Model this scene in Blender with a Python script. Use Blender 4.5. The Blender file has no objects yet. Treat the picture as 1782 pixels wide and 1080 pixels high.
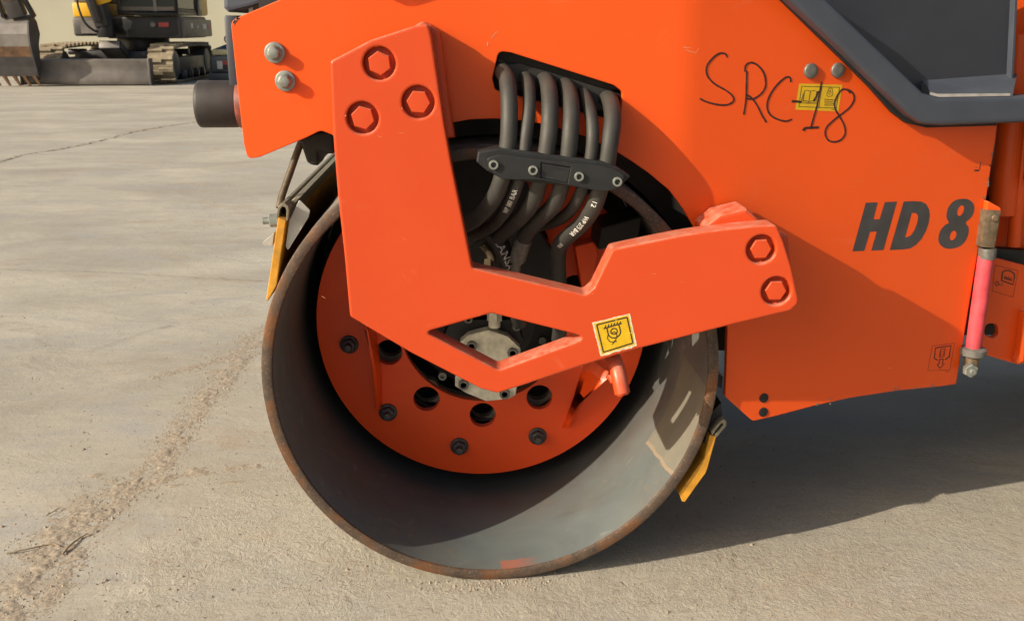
import bpy, bmesh, math, random
import mathutils
from mathutils import Vector, Matrix
from mathutils.geometry import tessellate_polygon

# ------------------------------------------------------------------ camera, sky, sun, exposure
scene = bpy.context.scene
COL = scene.collection
CAM = Vector((-0.039, -1.446, 0.89))
YAW, PITCH, FPX = math.radians(2.75), math.radians(16.2), 1700.0
FWD = Vector((math.sin(YAW) * math.cos(PITCH), math.cos(YAW) * math.cos(PITCH), -math.sin(PITCH)))
RIGHT = Vector((math.cos(YAW), -math.sin(YAW), 0.0))
UP = RIGHT.cross(FWD)
cd = bpy.data.cameras.new('camera')
cam = bpy.data.objects.new('camera', cd)
COL.objects.link(cam)
cam.matrix_world = Matrix(((RIGHT.x, UP.x, -FWD.x, CAM.x), (RIGHT.y, UP.y, -FWD.y, CAM.y),
                           (RIGHT.z, UP.z, -FWD.z, CAM.z), (0, 0, 0, 1)))
cd.sensor_width = 36.0
cd.lens = FPX / 1782.0 * 36.0
cd.clip_start, cd.clip_end = 0.05, 2000.0
cd.dof.use_dof = True
cd.dof.focus_distance = 1.5
cd.dof.aperture_fstop = 20.0
scene.camera = cam

SUN = Vector((1.0, 0.5, -0.56)).normalized()            # the way the light travels
world = bpy.data.worlds.new('World')
scene.world = world
world.use_nodes = True
wn = world.node_tree
sky = wn.nodes.new('ShaderNodeTexSky')
sky.sky_type = 'NISHITA'
sky.sun_disc = False
sky.sun_elevation = math.asin(-SUN.z)
sky.sun_rotation = math.atan2(-SUN.x, -SUN.y)
sky.air_density, sky.dust_density, sky.ozone_density = 1.0, 4.5, 0.5
bg = wn.nodes['Background']
bg.inputs['Strength'].default_value = 0.095
wn.links.new(sky.outputs[0], bg.inputs['Color'])
sl = bpy.data.lights.new('sun', 'SUN')
sl.energy, sl.angle, sl.color = 4.2, math.radians(0.5), (1.0, 0.885, 0.72)
so = bpy.data.objects.new('sun', sl)
so.rotation_euler = SUN.to_track_quat('-Z', 'Y').to_euler()
so.location = (-6, -4, 6)
COL.objects.link(so)
scene.view_settings.view_transform = 'Standard'
scene.view_settings.look = 'None'
scene.view_settings.gamma = 1.0
scene.view_settings.exposure = 0.48
scene.view_settings.use_curve_mapping = False
random.seed(7)

# ------------------------------------------------------------------ measuring: a sight line to a real depth
def sight(px, py):
    return FWD + RIGHT * ((px - 891.0) / FPX) - UP * ((py - 540.0) / FPX)
def at(px, py, Y):
    d = sight(px, py); return CAM + d * ((Y - CAM.y) / d.y)
def on_ground(px, py, z=0.0):
    d = sight(px, py); return CAM + d * ((z - CAM.z) / d.z)
def at_f(px, py, f):
    d = sight(px, py); Y = 0.0
    for _ in range(12):
        p = CAM + d * ((Y - CAM.y) / d.y); Y = f(p.x, p.z)
    return CAM + d * ((Y - CAM.y) / d.y)
def on_shell(px, py, r, zc=0.36):
    d = sight(px, py); ox, oz = CAM.x, CAM.z - zc
    a = d.x * d.x + d.z * d.z; b = ox * d.x + oz * d.z; c = ox * ox + oz * oz - r * r
    return CAM + d * ((-b + math.sqrt(max(b * b - a * c, 0))) / a)

# ------------------------------------------------------------------ materials
def nodes_of(m):
    m.use_nodes = True
    nt = m.node_tree
    return nt, nt.nodes['Principled BSDF']
def noise(nt, scale, detail=4, rough=0.55, dist=0.0, vec=None, squash=None):
    n = nt.nodes.new('ShaderNodeTexNoise')
    n.inputs['Scale'].default_value = scale
    n.inputs['Detail'].default_value = detail
    n.inputs['Roughness'].default_value = rough
    n.inputs['Distortion'].default_value = dist
    if vec is None:
        tc = nt.nodes.new('ShaderNodeTexCoord'); vec = tc.outputs['Object']
    if squash:
        mp = nt.nodes.new('ShaderNodeMapping'); mp.inputs['Scale'].default_value = squash
        nt.links.new(vec, mp.inputs['Vector']); vec = mp.outputs[0]
    nt.links.new(vec, n.inputs['Vector'])
    return n.outputs['Fac']
def ramp(nt, fac, lo, hi, a=(0, 0, 0, 1), b=(1, 1, 1, 1)):
    r = nt.nodes.new('ShaderNodeValToRGB')
    r.color_ramp.elements[0].position, r.color_ramp.elements[1].position = lo, hi
    r.color_ramp.elements[0].color, r.color_ramp.elements[1].color = a, b
    nt.links.new(fac, r.inputs[0])
    return r.outputs[0]
def mix(nt, fac, a, b, blend='MIX'):
    m = nt.nodes.new('ShaderNodeMix'); m.data_type = 'RGBA'; m.blend_type = blend
    for sock, v in ((m.inputs[0], fac), (m.inputs[6], a), (m.inputs[7], b)):
        if hasattr(v, 'links'): nt.links.new(v, sock)
        elif isinstance(v, (int, float)): sock.default_value = v
        else: sock.default_value = (*v[:3], 1)
    return m.outputs[2]
def math_(nt, op, a, b=0.0, c=0.0):
    m = nt.nodes.new('ShaderNodeMath'); m.operation = op
    for i, v in enumerate((a, b, c)):
        if hasattr(v, 'links'): nt.links.new(v, m.inputs[i])
        else: m.inputs[i].default_value = v
    return m.outputs[0]
def bump(nt, bsdf, height, strength=0.2, dist=0.002, prev=None):
    b = nt.nodes.new('ShaderNodeBump')
    b.inputs['Strength'].default_value = strength
    b.inputs['Distance'].default_value = dist
    nt.links.new(height, b.inputs['Height'])
    if prev is not None: nt.links.new(prev, b.inputs['Normal'])
    nt.links.new(b.outputs[0], bsdf.inputs['Normal'])
    return b.outputs[0]
def simple(name, col, rough=0.5, metal=0.0, vary=0.25, scale=30.0, dust=0.0, dustcol=(0.36, 0.31, 0.24), bmp=0.1,
           bscale=200.0, coat=0.0):
    m = bpy.data.materials.new(name)
    nt, b = nodes_of(m)
    dark = tuple(c * (1 - vary) for c in col); lite = tuple(min(1, c * (1 + vary)) for c in col)
    c = mix(nt, ramp(nt, noise(nt, scale), 0.3, 0.7), dark, lite)
    if dust > 0:
        geo = nt.nodes.new('ShaderNodeNewGeometry')
        sx = nt.nodes.new('ShaderNodeSeparateXYZ'); nt.links.new(geo.outputs['Normal'], sx.inputs[0])
        upw = math_(nt, 'MULTIPLY_ADD', sx.outputs['Z'], 0.5, 0.35)
        f = math_(nt, 'MULTIPLY', math_(nt, 'MULTIPLY', upw, ramp(nt, noise(nt, scale * 0.6, 6, 0.65), 0.3, 0.75)), dust)
        nt.nodes[-1].use_clamp = True
        c = mix(nt, f, c, dustcol)
    nt.links.new(c, b.inputs['Base Color'])
    rr = math_(nt, 'MULTIPLY_ADD', noise(nt, scale * 1.7), 0.25, rough - 0.12)
    nt.links.new(rr, b.inputs['Roughness'])
    b.inputs['Metallic'].default_value = metal
    b.inputs['Coat Weight'].default_value = coat
    b.inputs['Coat Roughness'].default_value = 0.15
    if bmp: bump(nt, b, noise(nt, bscale, 3), bmp, 0.001)
    return m
def orange_paint(name, base, dusty=0.25):
    m = bpy.data.materials.new(name)
    nt, b = nodes_of(m)
    c = mix(nt, ramp(nt, noise(nt, 5.0, 3), 0.3, 0.7), tuple(v * 0.96 for v in base), tuple(min(1, v * 1.03) for v in base))
    geo = nt.nodes.new('ShaderNodeNewGeometry')
    sx = nt.nodes.new('ShaderNodeSeparateXYZ'); nt.links.new(geo.outputs['Normal'], sx.inputs[0])
    upw = ramp(nt, sx.outputs['Z'], 0.15, 0.75)
    f = math_(nt, 'MULTIPLY', upw, ramp(nt, noise(nt, 60.0, 6, 0.7), 0.3, 0.8))
    f = math_(nt, 'MULTIPLY', f, dusty * 1.6)
    c = mix(nt, f, c, (0.50, 0.36, 0.27))
    smear = ramp(nt, noise(nt, 9.0, 8, 0.7, 1.0, squash=(1, 1, 2.2)), 0.60, 0.80)
    c = mix(nt, math_(nt, 'MULTIPLY', smear, 0.30 * dusty + 0.08), c, (0.62, 0.30, 0.16))
    spot = ramp(nt, noise(nt, 320.0, 1), 0.795, 0.815)
    gate = ramp(nt, noise(nt, 14.0, 2), 0.52, 0.6)
    c = mix(nt, math_(nt, 'MULTIPLY', spot, gate), c, (0.10, 0.04, 0.025))
    nt.links.new(c, b.inputs['Base Color'])
    rr = math_(nt, 'MULTIPLY_ADD', noise(nt, 22.0, 5), 0.22, 0.27)
    nt.links.new(rr, b.inputs['Roughness'])
    b.inputs['Specular IOR Level'].default_value = 0.34
    b.inputs['Coat Weight'].default_value = 0.06
    b.inputs['Coat Roughness'].default_value = 0.15
    bump(nt, b, noise(nt, 90.0, 2), 0.035, 0.002)
    return m

ORANGE = orange_paint('orange_paint', (0.74, 0.086, 0.008))
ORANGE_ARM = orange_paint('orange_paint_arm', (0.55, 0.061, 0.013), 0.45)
ORANGE_OLD = orange_paint('orange_paint_old', (0.92, 0.082, 0.008), 0.30)
BLACK = simple('black_paint', (0.012, 0.012, 0.012), 0.55)
GASKET = simple('black_rubber_seal', (0.010, 0.010, 0.010), 0.7)
RUBBER = simple('buffer_rubber', (0.024, 0.020, 0.020), 0.6, dust=0.14, scale=40)
HOSE = simple('hose_rubber', (0.030, 0.029, 0.026), 0.6, scale=28, dust=0.38, dustcol=(0.125, 0.110, 0.080), bmp=0.22, bscale=700)
HOSE_DARK = simple('hose_rubber_dark', (0.014, 0.014, 0.014), 0.5, scale=60, dust=0.12)
CLAMP = simple('clamp_plastic', (0.008, 0.0095, 0.0105), 0.55, scale=50, dust=0.11, dustcol=(0.22, 0.205, 0.18), bmp=0.2, bscale=500)
ZINC = simple('zinc_plated', (0.235, 0.255, 0.230), 0.50, 0.45, scale=120, dust=0.3, bmp=0.3)
ZINC_DULL = simple('dull_zinc', (0.16, 0.16, 0.145), 0.5, 0.5, scale=140, dust=0.35)
CAST = simple('motor_alloy', (0.66, 0.63, 0.50), 0.5, 0.1, scale=60, dust=0.2, bmp=0.3)
BOLT_GREY = simple('bolt_grey', (0.060, 0.064, 0.066), 0.5, 0.4, scale=120, dust=0.2)
SOCKET = simple('socket_dark', (0.03, 0.03, 0.03), 0.6)
GREYPLAST = simple('grey_plastic', (0.052, 0.062, 0.082), 0.5, scale=14, vary=0.12, dust=0.18, dustcol=(0.20, 0.21, 0.235), bmp=0.08, bscale=300)
GREYPANEL = simple('grey_panel', (0.030, 0.034, 0.045), 0.42, scale=9, vary=0.1, dust=0.10, dustcol=(0.24, 0.25, 0.27), bmp=0.03)
YELLOW_PU = simple('yellow_scraper', (0.58, 0.27, 0.018), 0.55, scale=30, vary=0.32, dust=0.35, dustcol=(0.22, 0.14, 0.06), bmp=0.25)
STEEL_OLIVE = simple('scraper_steel', (0.19, 0.175, 0.13), 0.5, 0.4, scale=50, dust=0.3)
TAB = simple('scraper_tab_steel', (0.42, 0.42, 0.39), 0.4, 0.5, scale=18, vary=0.2)
DARKBRASS = simple('dark_brass', (0.10, 0.075, 0.045), 0.6, 0.3, scale=80)
PINK = simple('pink_red_paint', (0.60, 0.050, 0.068), 0.6, scale=50, vary=0.22, dust=0.3)
RUSTYOLIVE = simple('rusty_bar_end', (0.155, 0.112, 0.068), 0.6, 0.3, scale=80, vary=0.4)
RUBGREY = simple('grey_rubber', (0.14, 0.135, 0.12), 0.7, scale=60)
PRINT = simple('black_print', (0.028, 0.020, 0.012), 0.5, bmp=0)
PRINT_BROWN = simple('brown_print', (0.075, 0.012, 0.006), 0.5, bmp=0)
LETTER = simple('grey_lettering', (0.045, 0.043, 0.045), 0.45, bmp=0)
INK = simple('marker_ink', (0.030, 0.010, 0.008), 0.35, bmp=0, vary=0.5, scale=60)
STICKER = simple('yellow_sticker', (0.60, 0.375, 0.009), 0.4, scale=80, vary=0.12, bmp=0)
WORN = simple('worn_sticker_edge', (0.62, 0.55, 0.36), 0.6, scale=200, vary=0.3, bmp=0)
WHITE = simple('white_print', (0.60, 0.59, 0.54), 0.6, scale=300, vary=0.35, bmp=0)
BEIGE = simple('mount_ring', (0.27, 0.24, 0.18), 0.6, scale=80)
DARKFRAME = simple('dark_frame', (0.020, 0.018, 0.017), 0.6)
SCUFF = simple('bare_scuff', (0.20, 0.15, 0.12), 0.6, scale=300, vary=0.6)

def rusty_rim():
    m = bpy.data.materials.new('rusty_steel_rim')
    nt, b = nodes_of(m)
    a = ramp(nt, noise(nt, 45.0, 8, 0.7), 0.35, 0.65)
    c = mix(nt, a, (0.058, 0.042, 0.033), (0.120, 0.082, 0.056))
    r = ramp(nt, noise(nt, 16.0, 6, 0.6), 0.50, 0.68)
    c = mix(nt, r, c, (0.185, 0.075, 0.026))
    s = ramp(nt, noise(nt, 260.0, 3), 0.58, 0.72)
    c = mix(nt, math_(nt, 'MULTIPLY', s, 0.7), c, (0.25, 0.20, 0.15))
    nt.links.new(c, b.inputs['Base Color'])
    b.inputs['Roughness'].default_value = 0.62
    b.inputs['Metallic'].default_value = 0.25
    bump(nt, b, noise(nt, 240.0, 5, 0.7), 0.5, 0.0015)
    return m
RIM = rusty_rim()
DRUM_OUT = simple('drum_outer_steel', (0.20, 0.18, 0.155), 0.85, 0.0, scale=25, vary=0.35)
DRUM_OUT.node_tree.nodes['Principled BSDF'].inputs['Specular IOR Level'].default_value = 0.05

def shell_paint():
    """worn blue-grey primer inside the drum, with a dusty weld patch, rust freckles and a smear of overspray"""
    m = bpy.data.materials.new('drum_inner_paint')
    nt, b = nodes_of(m)
    tc = nt.nodes.new('ShaderNodeTexCoord')
    sx = nt.nodes.new('ShaderNodeSeparateXYZ'); nt.links.new(tc.outputs['Object'], sx.inputs[0])
    X, Y, Z = sx.outputs
    ang = math_(nt, 'ARCTAN2', X, math_(nt, 'MULTIPLY', Z, -1.0))       # 0 at the bottom, + towards the right
    comb = nt.nodes.new('ShaderNodeCombineXYZ')
    nt.links.new(math_(nt, 'MULTIPLY', ang, 0.342), comb.inputs[0]); nt.links.new(Y, comb.inputs[1])
    V = comb.outputs[0]
    c = mix(nt, ramp(nt, noise(nt, 7.0, 6, 0.6, 0.6, V), 0.3, 0.7), (0.094, 0.107, 0.105), (0.130, 0.153, 0.149))
    c = mix(nt, ramp(nt, noise(nt, 3.0, 3, 0.5, 0, V), 0.42, 0.66), c, (0.120, 0.108, 0.092))
    fr = ramp(nt, noise(nt, 60.0, 6, 0.75, 0.4, V), 0.54, 0.70)
    g = ramp(nt, noise(nt, 5.0, 3, 0.5, 0.3, V), 0.5, 0.66)
    c = mix(nt, math_(nt, 'MULTIPLY', math_(nt, 'MULTIPLY', fr, g), 0.75), c, (0.30, 0.17, 0.05))
    sc = ramp(nt, noise(nt, 60.0, 4, 0.6, 0.2, V, (0.25, 2.2, 1)), 0.68, 0.76)
    c = mix(nt, math_(nt, 'MULTIPLY', sc, 0.5), c, (0.38, 0.37, 0.33))
    chip = ramp(nt, noise(nt, 420.0, 1, 0.5, 0, V), 0.79, 0.82)
    c = mix(nt, math_(nt, 'MULTIPLY', chip, 0.8), c, (0.46, 0.44, 0.37))
    sf = ramp(nt, noise(nt, 9.0, 9, 0.75, 1.5, V), 0.585, 0.66)
    c = mix(nt, math_(nt, 'MULTIPLY', sf, 0.5), c, (0.235, 0.225, 0.20))
    dk = ramp(nt, noise(nt, 14.0, 8, 0.7, 0.8, V, (0.6, 1.6, 1)), 0.56, 0.68)
    c = mix(nt, math_(nt, 'MULTIPLY', dk, 0.28), c, (0.070, 0.062, 0.055))
    # colour darkens deep inside, towards the disc
    deep_dark = ramp(nt, math_(nt, 'ADD', Y, math_(nt, 'MULTIPLY', noise(nt, 12.0, 5, 0.6, 0, V), 0.10)), 0.24, 0.36)
    c = mix(nt, math_(nt, 'MULTIPLY', deep_dark, 0.55), c, (0.03, 0.028, 0.028))
    # weld patch: from the seam upwards, near the edge
    wob = math_(nt, 'MULTIPLY_ADD', noise(nt, 30.0, 4, 0.6, 0, V), 0.03, -0.015)
    a2 = math_(nt, 'ADD', ang, wob); y2 = math_(nt, 'ADD', Y, math_(nt, 'MULTIPLY', wob, 0.4))
    seam = math_(nt, 'MULTIPLY_ADD', y2, -0.35, 1.036)
    inside = math_(nt, 'MULTIPLY', math_(nt, 'GREATER_THAN', a2, seam), math_(nt, 'LESS_THAN', a2, 1.50))
    inside = math_(nt, 'MULTIPLY', inside, math_(nt, 'LESS_THAN', y2, 0.175))
    c = mix(nt, math_(nt, 'MULTIPLY', inside, 0.72), c, mix(nt, ramp(nt, noise(nt, 25.0, 6, 0.65, 0, V), 0.3, 0.7), (0.165, 0.148, 0.110), (0.215, 0.190, 0.140)))
    bead = math_(nt, 'LESS_THAN', math_(nt, 'ABSOLUTE', math_(nt, 'SUBTRACT', a2, seam)), 0.010)
    bead = math_(nt, 'MULTIPLY', bead, math_(nt, 'LESS_THAN', y2, 0.175))
    c = mix(nt, math_(nt, 'MULTIPLY', bead, 0.8), c, (0.27, 0.21, 0.14))
    # orange overspray by the edge
    o1 = math_(nt, 'MULTIPLY', math_(nt, 'GREATER_THAN', a2, 0.035), math_(nt, 'LESS_THAN', y2, 0.030))
    fade = ramp(nt, math_(nt, 'ADD', ang, math_(nt, 'MULTIPLY', noise(nt, 40.0, 5, 0.7, 0, V), 0.14)), 0.17, 0.30, (1, 1, 1, 1), (0, 0, 0, 1))
    c = mix(nt, math_(nt, 'MULTIPLY', math_(nt, 'MULTIPLY', o1, fade), 0.60), c, (0.36, 0.085, 0.04))
    nt.links.new(c, b.inputs['Base Color'])
    b.inputs['Roughness'].default_value = 0.52
    p = bump(nt, b, noise(nt, 180.0, 5, 0.65, 0, V), 0.16, 0.001)
    bump(nt, b, bead, 0.5, 0.002, p)
    return m
SHELL = shell_paint()

def concrete():
    m = bpy.data.materials.new('yard_concrete')
    nt, b = nodes_of(m)
    tc = nt.nodes.new('ShaderNodeTexCoord'); V = tc.outputs['Object']
    sx = nt.nodes.new('ShaderNodeSeparateXYZ'); nt.links.new(V, sx.inputs[0])
    # troweled slab left of a joint, rough raked slab to the right of it and near the camera
    wob = math_(nt, 'MULTIPLY_ADD', noise(nt, 7.0, 5, 0.6, 0.3, V), 0.24, -0.12)
    mx = math_(nt, 'MULTIPLY_ADD', math_(nt, 'ADD', sx.outputs['X'], wob), 16.0, 10.2); nt.nodes[-1].use_clamp = True
    my = math_(nt, 'MULTIPLY_ADD', math_(nt, 'ADD', sx.outputs['Y'], math_(nt, 'MULTIPLY', wob, 2.0)), -1.8, 1.05); nt.nodes[-1].use_clamp = True
    rs = math_(nt, 'MULTIPLY', mx, my)
    rs = math_(nt, 'MULTIPLY', rs, ramp(nt, noise(nt, 4.2, 6, 0.65, 0.8, V), 0.36, 0.62, (0.30, 0.30, 0.30, 1), (1, 1, 1, 1)))
    c = mix(nt, ramp(nt, noise(nt, 1.3, 8, 0.62, 0.5, V, (0.7, 1.3, 1)), 0.34, 0.66), (0.305, 0.282, 0.232), (0.460, 0.428, 0.350))
    c = mix(nt, math_(nt, 'MULTIPLY', ramp(nt, noise(nt, 2.6, 8, 0.65, 0.8, V, (0.8, 1.8, 1)), 0.50, 0.66), 0.8), c, (0.325, 0.318, 0.295))
    c = mix(nt, math_(nt, 'MULTIPLY', ramp(nt, noise(nt, 3.7, 9, 0.72, 0.6, V, (0.8, 1.5, 1)), 0.54, 0.70), 0.75), c, (0.335, 0.268, 0.195))
    streak = ramp(nt, noise(nt, 10.0, 7, 0.72, 0.8, V, (0.8, 1.5, 1)), 0.52, 0.72)
    c = mix(nt, math_(nt, 'MULTIPLY', streak, 0.5), c, (0.300, 0.262, 0.205))
    c = mix(nt, math_(nt, 'MULTIPLY', rs, 0.5), c, (0.465, 0.425, 0.340))
    worm = noise(nt, 46.0, 7, 0.72, 1.3, V, (1.0, 0.8, 1))
    fine = noise(nt, 150.0, 6, 0.75, 0.5, V, (1.0, 0.8, 1))
    pit = ramp(nt, worm, 0.36, 0.47, (1, 1, 1, 1), (0, 0, 0, 1))
    ridge = ramp(nt, fine, 0.52, 0.72)
    c = mix(nt, math_(nt, 'MULTIPLY', pit, math_(nt, 'MULTIPLY_ADD', rs, 0.44, 0.12)), c, (0.265, 0.200, 0.143))
    c = mix(nt, math_(nt, 'MULTIPLY', ridge, math_(nt, 'MULTIPLY_ADD', rs, 0.37, 0.18)), c, (0.700, 0.590, 0.430))
    red = ramp(nt, noise(nt, 170.0, 4, 0.6, 0.6, V, (1.2, 0.9, 1)), 0.62, 0.72)
    patch = ramp(nt, noise(nt, 4.5, 5, 0.6, 0.3, V), 0.45, 0.62)
    c = mix(nt, math_(nt, 'MULTIPLY', math_(nt, 'MULTIPLY', red, patch), math_(nt, 'MULTIPLY_ADD', rs, 0.55, 0.25)), c, (0.25, 0.145, 0.085))
    hole = ramp(nt, noise(nt, 30.0, 4, 0.7, 1.0, V), 0.655, 0.70)
    c = mix(nt, math_(nt, 'MULTIPLY', hole, math_(nt, 'MULTIPLY_ADD', rs, 0.45, 0.10)), c, (0.20, 0.15, 0.105))
    nt.links.new(c, b.inputs['Base Color'])
    b.inputs['Roughness'].default_value = 0.85
    b.inputs['Specular IOR Level'].default_value = 0.25
    h = math_(nt, 'MULTIPLY', worm, math_(nt, 'MULTIPLY_ADD', rs, 0.85, 0.17))
    h = math_(nt, 'MULTIPLY_ADD', fine, math_(nt, 'MULTIPLY_ADD', rs, 0.48, 0.20), h)
    h = math_(nt, 'MULTIPLY_ADD', hole, -0.5, h)
    p = bump(nt, b, h, 0.7, 0.007)
    p = bump(nt, b, noise(nt, 420.0, 4, 0.7, 0, V), 0.35, 0.0012, p)
    bump(nt, b, noise(nt, 3.5, 6, 0.6, 0.5, V, (0.8, 1.4, 1)), 0.5, 0.016, p)
    return m
CONCRETE = concrete()

# ------------------------------------------------------------------ object helpers
WL = {}                                                  # world position of every object's origin
def empty(name, loc, label, cat, group=None):
    o = bpy.data.objects.new(name, None); COL.objects.link(o)
    o.location = loc; o.empty_display_size = 0.2; WL[o.name] = Vector(loc)
    o['label'] = label; o['category'] = cat
    if group: o['group'] = group
    return o
def link(name, me, parent, wloc):
    o = bpy.data.objects.new(name, me); COL.objects.link(o)
    wloc = Vector(wloc); WL[o.name] = wloc
    if parent is not None:
        o.parent = parent; o.location = wloc - WL[parent.name]
    else: o.location = wloc
    return o
class Geo:
    """vertices and faces gathered in world space, with material slots"""
    def __init__(s): s.v, s.f, s.m, s.mats, s.plates = [], [], [], [], False
    def slot(s, mat):
        if mat not in s.mats: s.mats.append(mat)
        return s.mats.index(mat)
    def add(s, verts, faces, mat):
        k = s.slot(mat); n = len(s.v)
        s.v += [Vector(v) for v in verts]
        for f in faces: s.f.append([i + n for i in f]); s.m.append(k)
    def box(s, a, b, mat, rot=None):
        a, b = Vector(a), Vector(b)
        vs = [Vector((x, y, z)) for x in (a.x, b.x) for y in (a.y, b.y) for z in (a.z, b.z)]
        if rot is not None:
            c = (a + b) / 2; vs = [c + rot @ (v - c) for v in vs]
        s.add(vs, [(0, 1, 3, 2), (4, 6, 7, 5), (0, 4, 5, 1), (2, 3, 7, 6), (0, 2, 6, 4), (1, 5, 7, 3)], mat)
    def tube(s, pts, r, mat, seg=14, cap=True):
        fr = frames(pts); n0 = len(pts); vs, fs = [], []
        for i, (p, t, u, w) in enumerate(fr):
            rr = r[i] if isinstance(r, (list, tuple)) else r
            for k in range(seg):
                a = 2 * math.pi * k / seg
                vs.append(p + u * (rr * math.cos(a)) + w * (rr * math.sin(a)))
        for i in range(n0 - 1):
            for k in range(seg):
                k2 = (k + 1) % seg
                fs.append((i * seg + k, i * seg + k2, (i + 1) * seg + k2, (i + 1) * seg + k))
        if cap:
            fs.append(tuple(range(seg - 1, -1, -1))); fs.append(tuple((n0 - 1) * seg + k for k in range(seg)))
        s.add(vs, fs, mat)
    def lathe(s, prof, c, axis, mat, seg=24, phase=0.0):
        """prof: (radius, distance along axis) pairs"""
        axis = Vector(axis).normalized(); c = Vector(c)
        u = axis.orthogonal().normalized()
        if abs(axis.z) < 0.9:
            u = Vector((0, 0, 1)) - axis * axis.z; u.normalize()
        w = axis.cross(u); vs, fs = [], []
        for r, h in prof:
            for k in range(seg):
                a = 2 * math.pi * k / seg + phase
                vs.append(c + axis * h + u * (r * math.cos(a)) + w * (r * math.sin(a)))
        for i in range(len(prof) - 1):
            for k in range(seg):
                k2 = (k + 1) % seg
                fs.append((i * seg + k, i * seg + k2, (i + 1) * seg + k2, (i + 1) * seg + k))
        if prof[0][0] > 1e-6: fs.append(tuple(range(seg)))
        if prof[-1][0] > 1e-6: fs.append(tuple((len(prof) - 1) * seg + k for k in range(seg)))
        s.add(vs, fs, mat)
    def mesh(s, origin, name, smooth=35, bevel=0.0, bseg=2):
        me = bpy.data.meshes.new(name)
        me.from_pydata([v - origin for v in s.v], [], s.f)
        for mt in s.mats: me.materials.append(mt)
        me.polygons.foreach_set('material_index', s.m)
        bm = bmesh.new(); bm.from_mesh(me)
        bmesh.ops.remove_doubles(bm, verts=bm.verts, dist=1e-6)
        bmesh.ops.recalc_face_normals(bm, faces=bm.faces)
        if bevel:
            ed = [e for e in bm.edges if len(e.link_faces) == 2 and e.calc_face_angle(0) > 0.6]
            bmesh.ops.bevel(bm, geom=ed, offset=bevel, segments=bseg, profile=0.5, affect='EDGES', clamp_overlap=True)
        bm.to_mesh(me); bm.free()
        if smooth:
            me.shade_smooth(); me.set_sharp_from_angle(angle=math.radians(smooth))
            if s.plates:
                for p in me.polygons:
                    if abs(p.normal.y) > 0.93 and (p.area > 1.5e-6 or p.normal.y > 0): p.use_smooth = False
        return me
    def build(s, name, parent=None, smooth=35, bevel=0.0, bseg=2, origin=None):
        if origin is None:
            lo = Vector([min(v[i] for v in s.v) for i in range(3)]); hi = Vector([max(v[i] for v in s.v) for i in range(3)])
            origin = (lo + hi) / 2
        return link(name, s.mesh(Vector(origin), name, smooth, bevel, bseg), parent, origin)
def frames(pts):
    out = []; n = len(pts); u = None
    for i in range(n):
        t = (pts[min(i + 1, n - 1)] - pts[max(i - 1, 0)]).normalized()
        if u is None:
            ref = Vector((0, -1, 0)) if abs(t.y) < 0.9 else Vector((0, 0, 1))
            u = (ref - t * t.dot(ref)).normalized()
        else: u = (u - t * t.dot(u)).normalized()
        out.append((pts[i], t, u, t.cross(u)))
    return out
def smooth_path(ctrl, n=8):
    c = [Vector(p) for p in ctrl]; out = []
    for i in range(len(c) - 1):
        p0, p1, p2, p3 = c[max(i - 1, 0)], c[i], c[i + 1], c[min(i + 2, len(c) - 1)]
        for k in range(n):
            t = k / n
            out.append(0.5 * ((2 * p1) + (p2 - p0) * t + (2 * p0 - 5 * p1 + 4 * p2 - p3) * t * t + (3 * p1 - p0 - 3 * p2 + p3) * t ** 3))
    out.append(c[-1]); return out
def rounded(poly, default=0.0, n=6):
    """2-D polygon whose vertices may carry a corner radius as third value"""
    out = []; N = len(poly)
    for i in range(N):
        p = Vector(poly[i][:2]); r = poly[i][2] if len(poly[i]) > 2 else default
        if r <= 0: out.append(p); continue
        a = Vector(poly[i - 1][:2]) - p; b = Vector(poly[(i + 1) % N][:2]) - p
        la, lb = a.length, b.length; a.normalize(); b.normalize()
        ang = math.acos(max(-1, min(1, a.dot(b))))
        d = min(r / math.tan(ang / 2) if ang < 3.1 else 0, la * 0.45, lb * 0.45)
        if d < 1e-6: out.append(p); continue
        p1, p2 = p + a * d, p + b * d
        for k in range(n + 1):
            t = k / n; out.append(p1 * (1 - t) ** 2 + p * 2 * t * (1 - t) + p2 * t * t)
    return out
def area(p): return 0.5 * sum(p[i - 1].x * p[i].y - p[i].x * p[i - 1].y for i in range(len(p)))
def inset(p, d):
    out = []; n = len(p)
    for i in range(n):
        e1 = (p[i] - p[i - 1]); e2 = (p[(i + 1) % n] - p[i])
        n1 = Vector((-e1.y, e1.x)); n2 = Vector((-e2.y, e2.x))
        if n1.length > 1e-9: n1.normalize()
        if n2.length > 1e-9: n2.normalize()
        b = n1 + n2
        if b.length < 1e-6: b = n1
        b.normalize(); k = max(b.dot(n1), 0.5)
        out.append(p[i] + b * (d / k))
    return out
def dedupe(p):
    out = []
    for q in p:
        if not out or (q - out[-1]).length > 1e-5: out.append(q)
    if (out[0] - out[-1]).length < 1e-5: out.pop()
    return out
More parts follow.
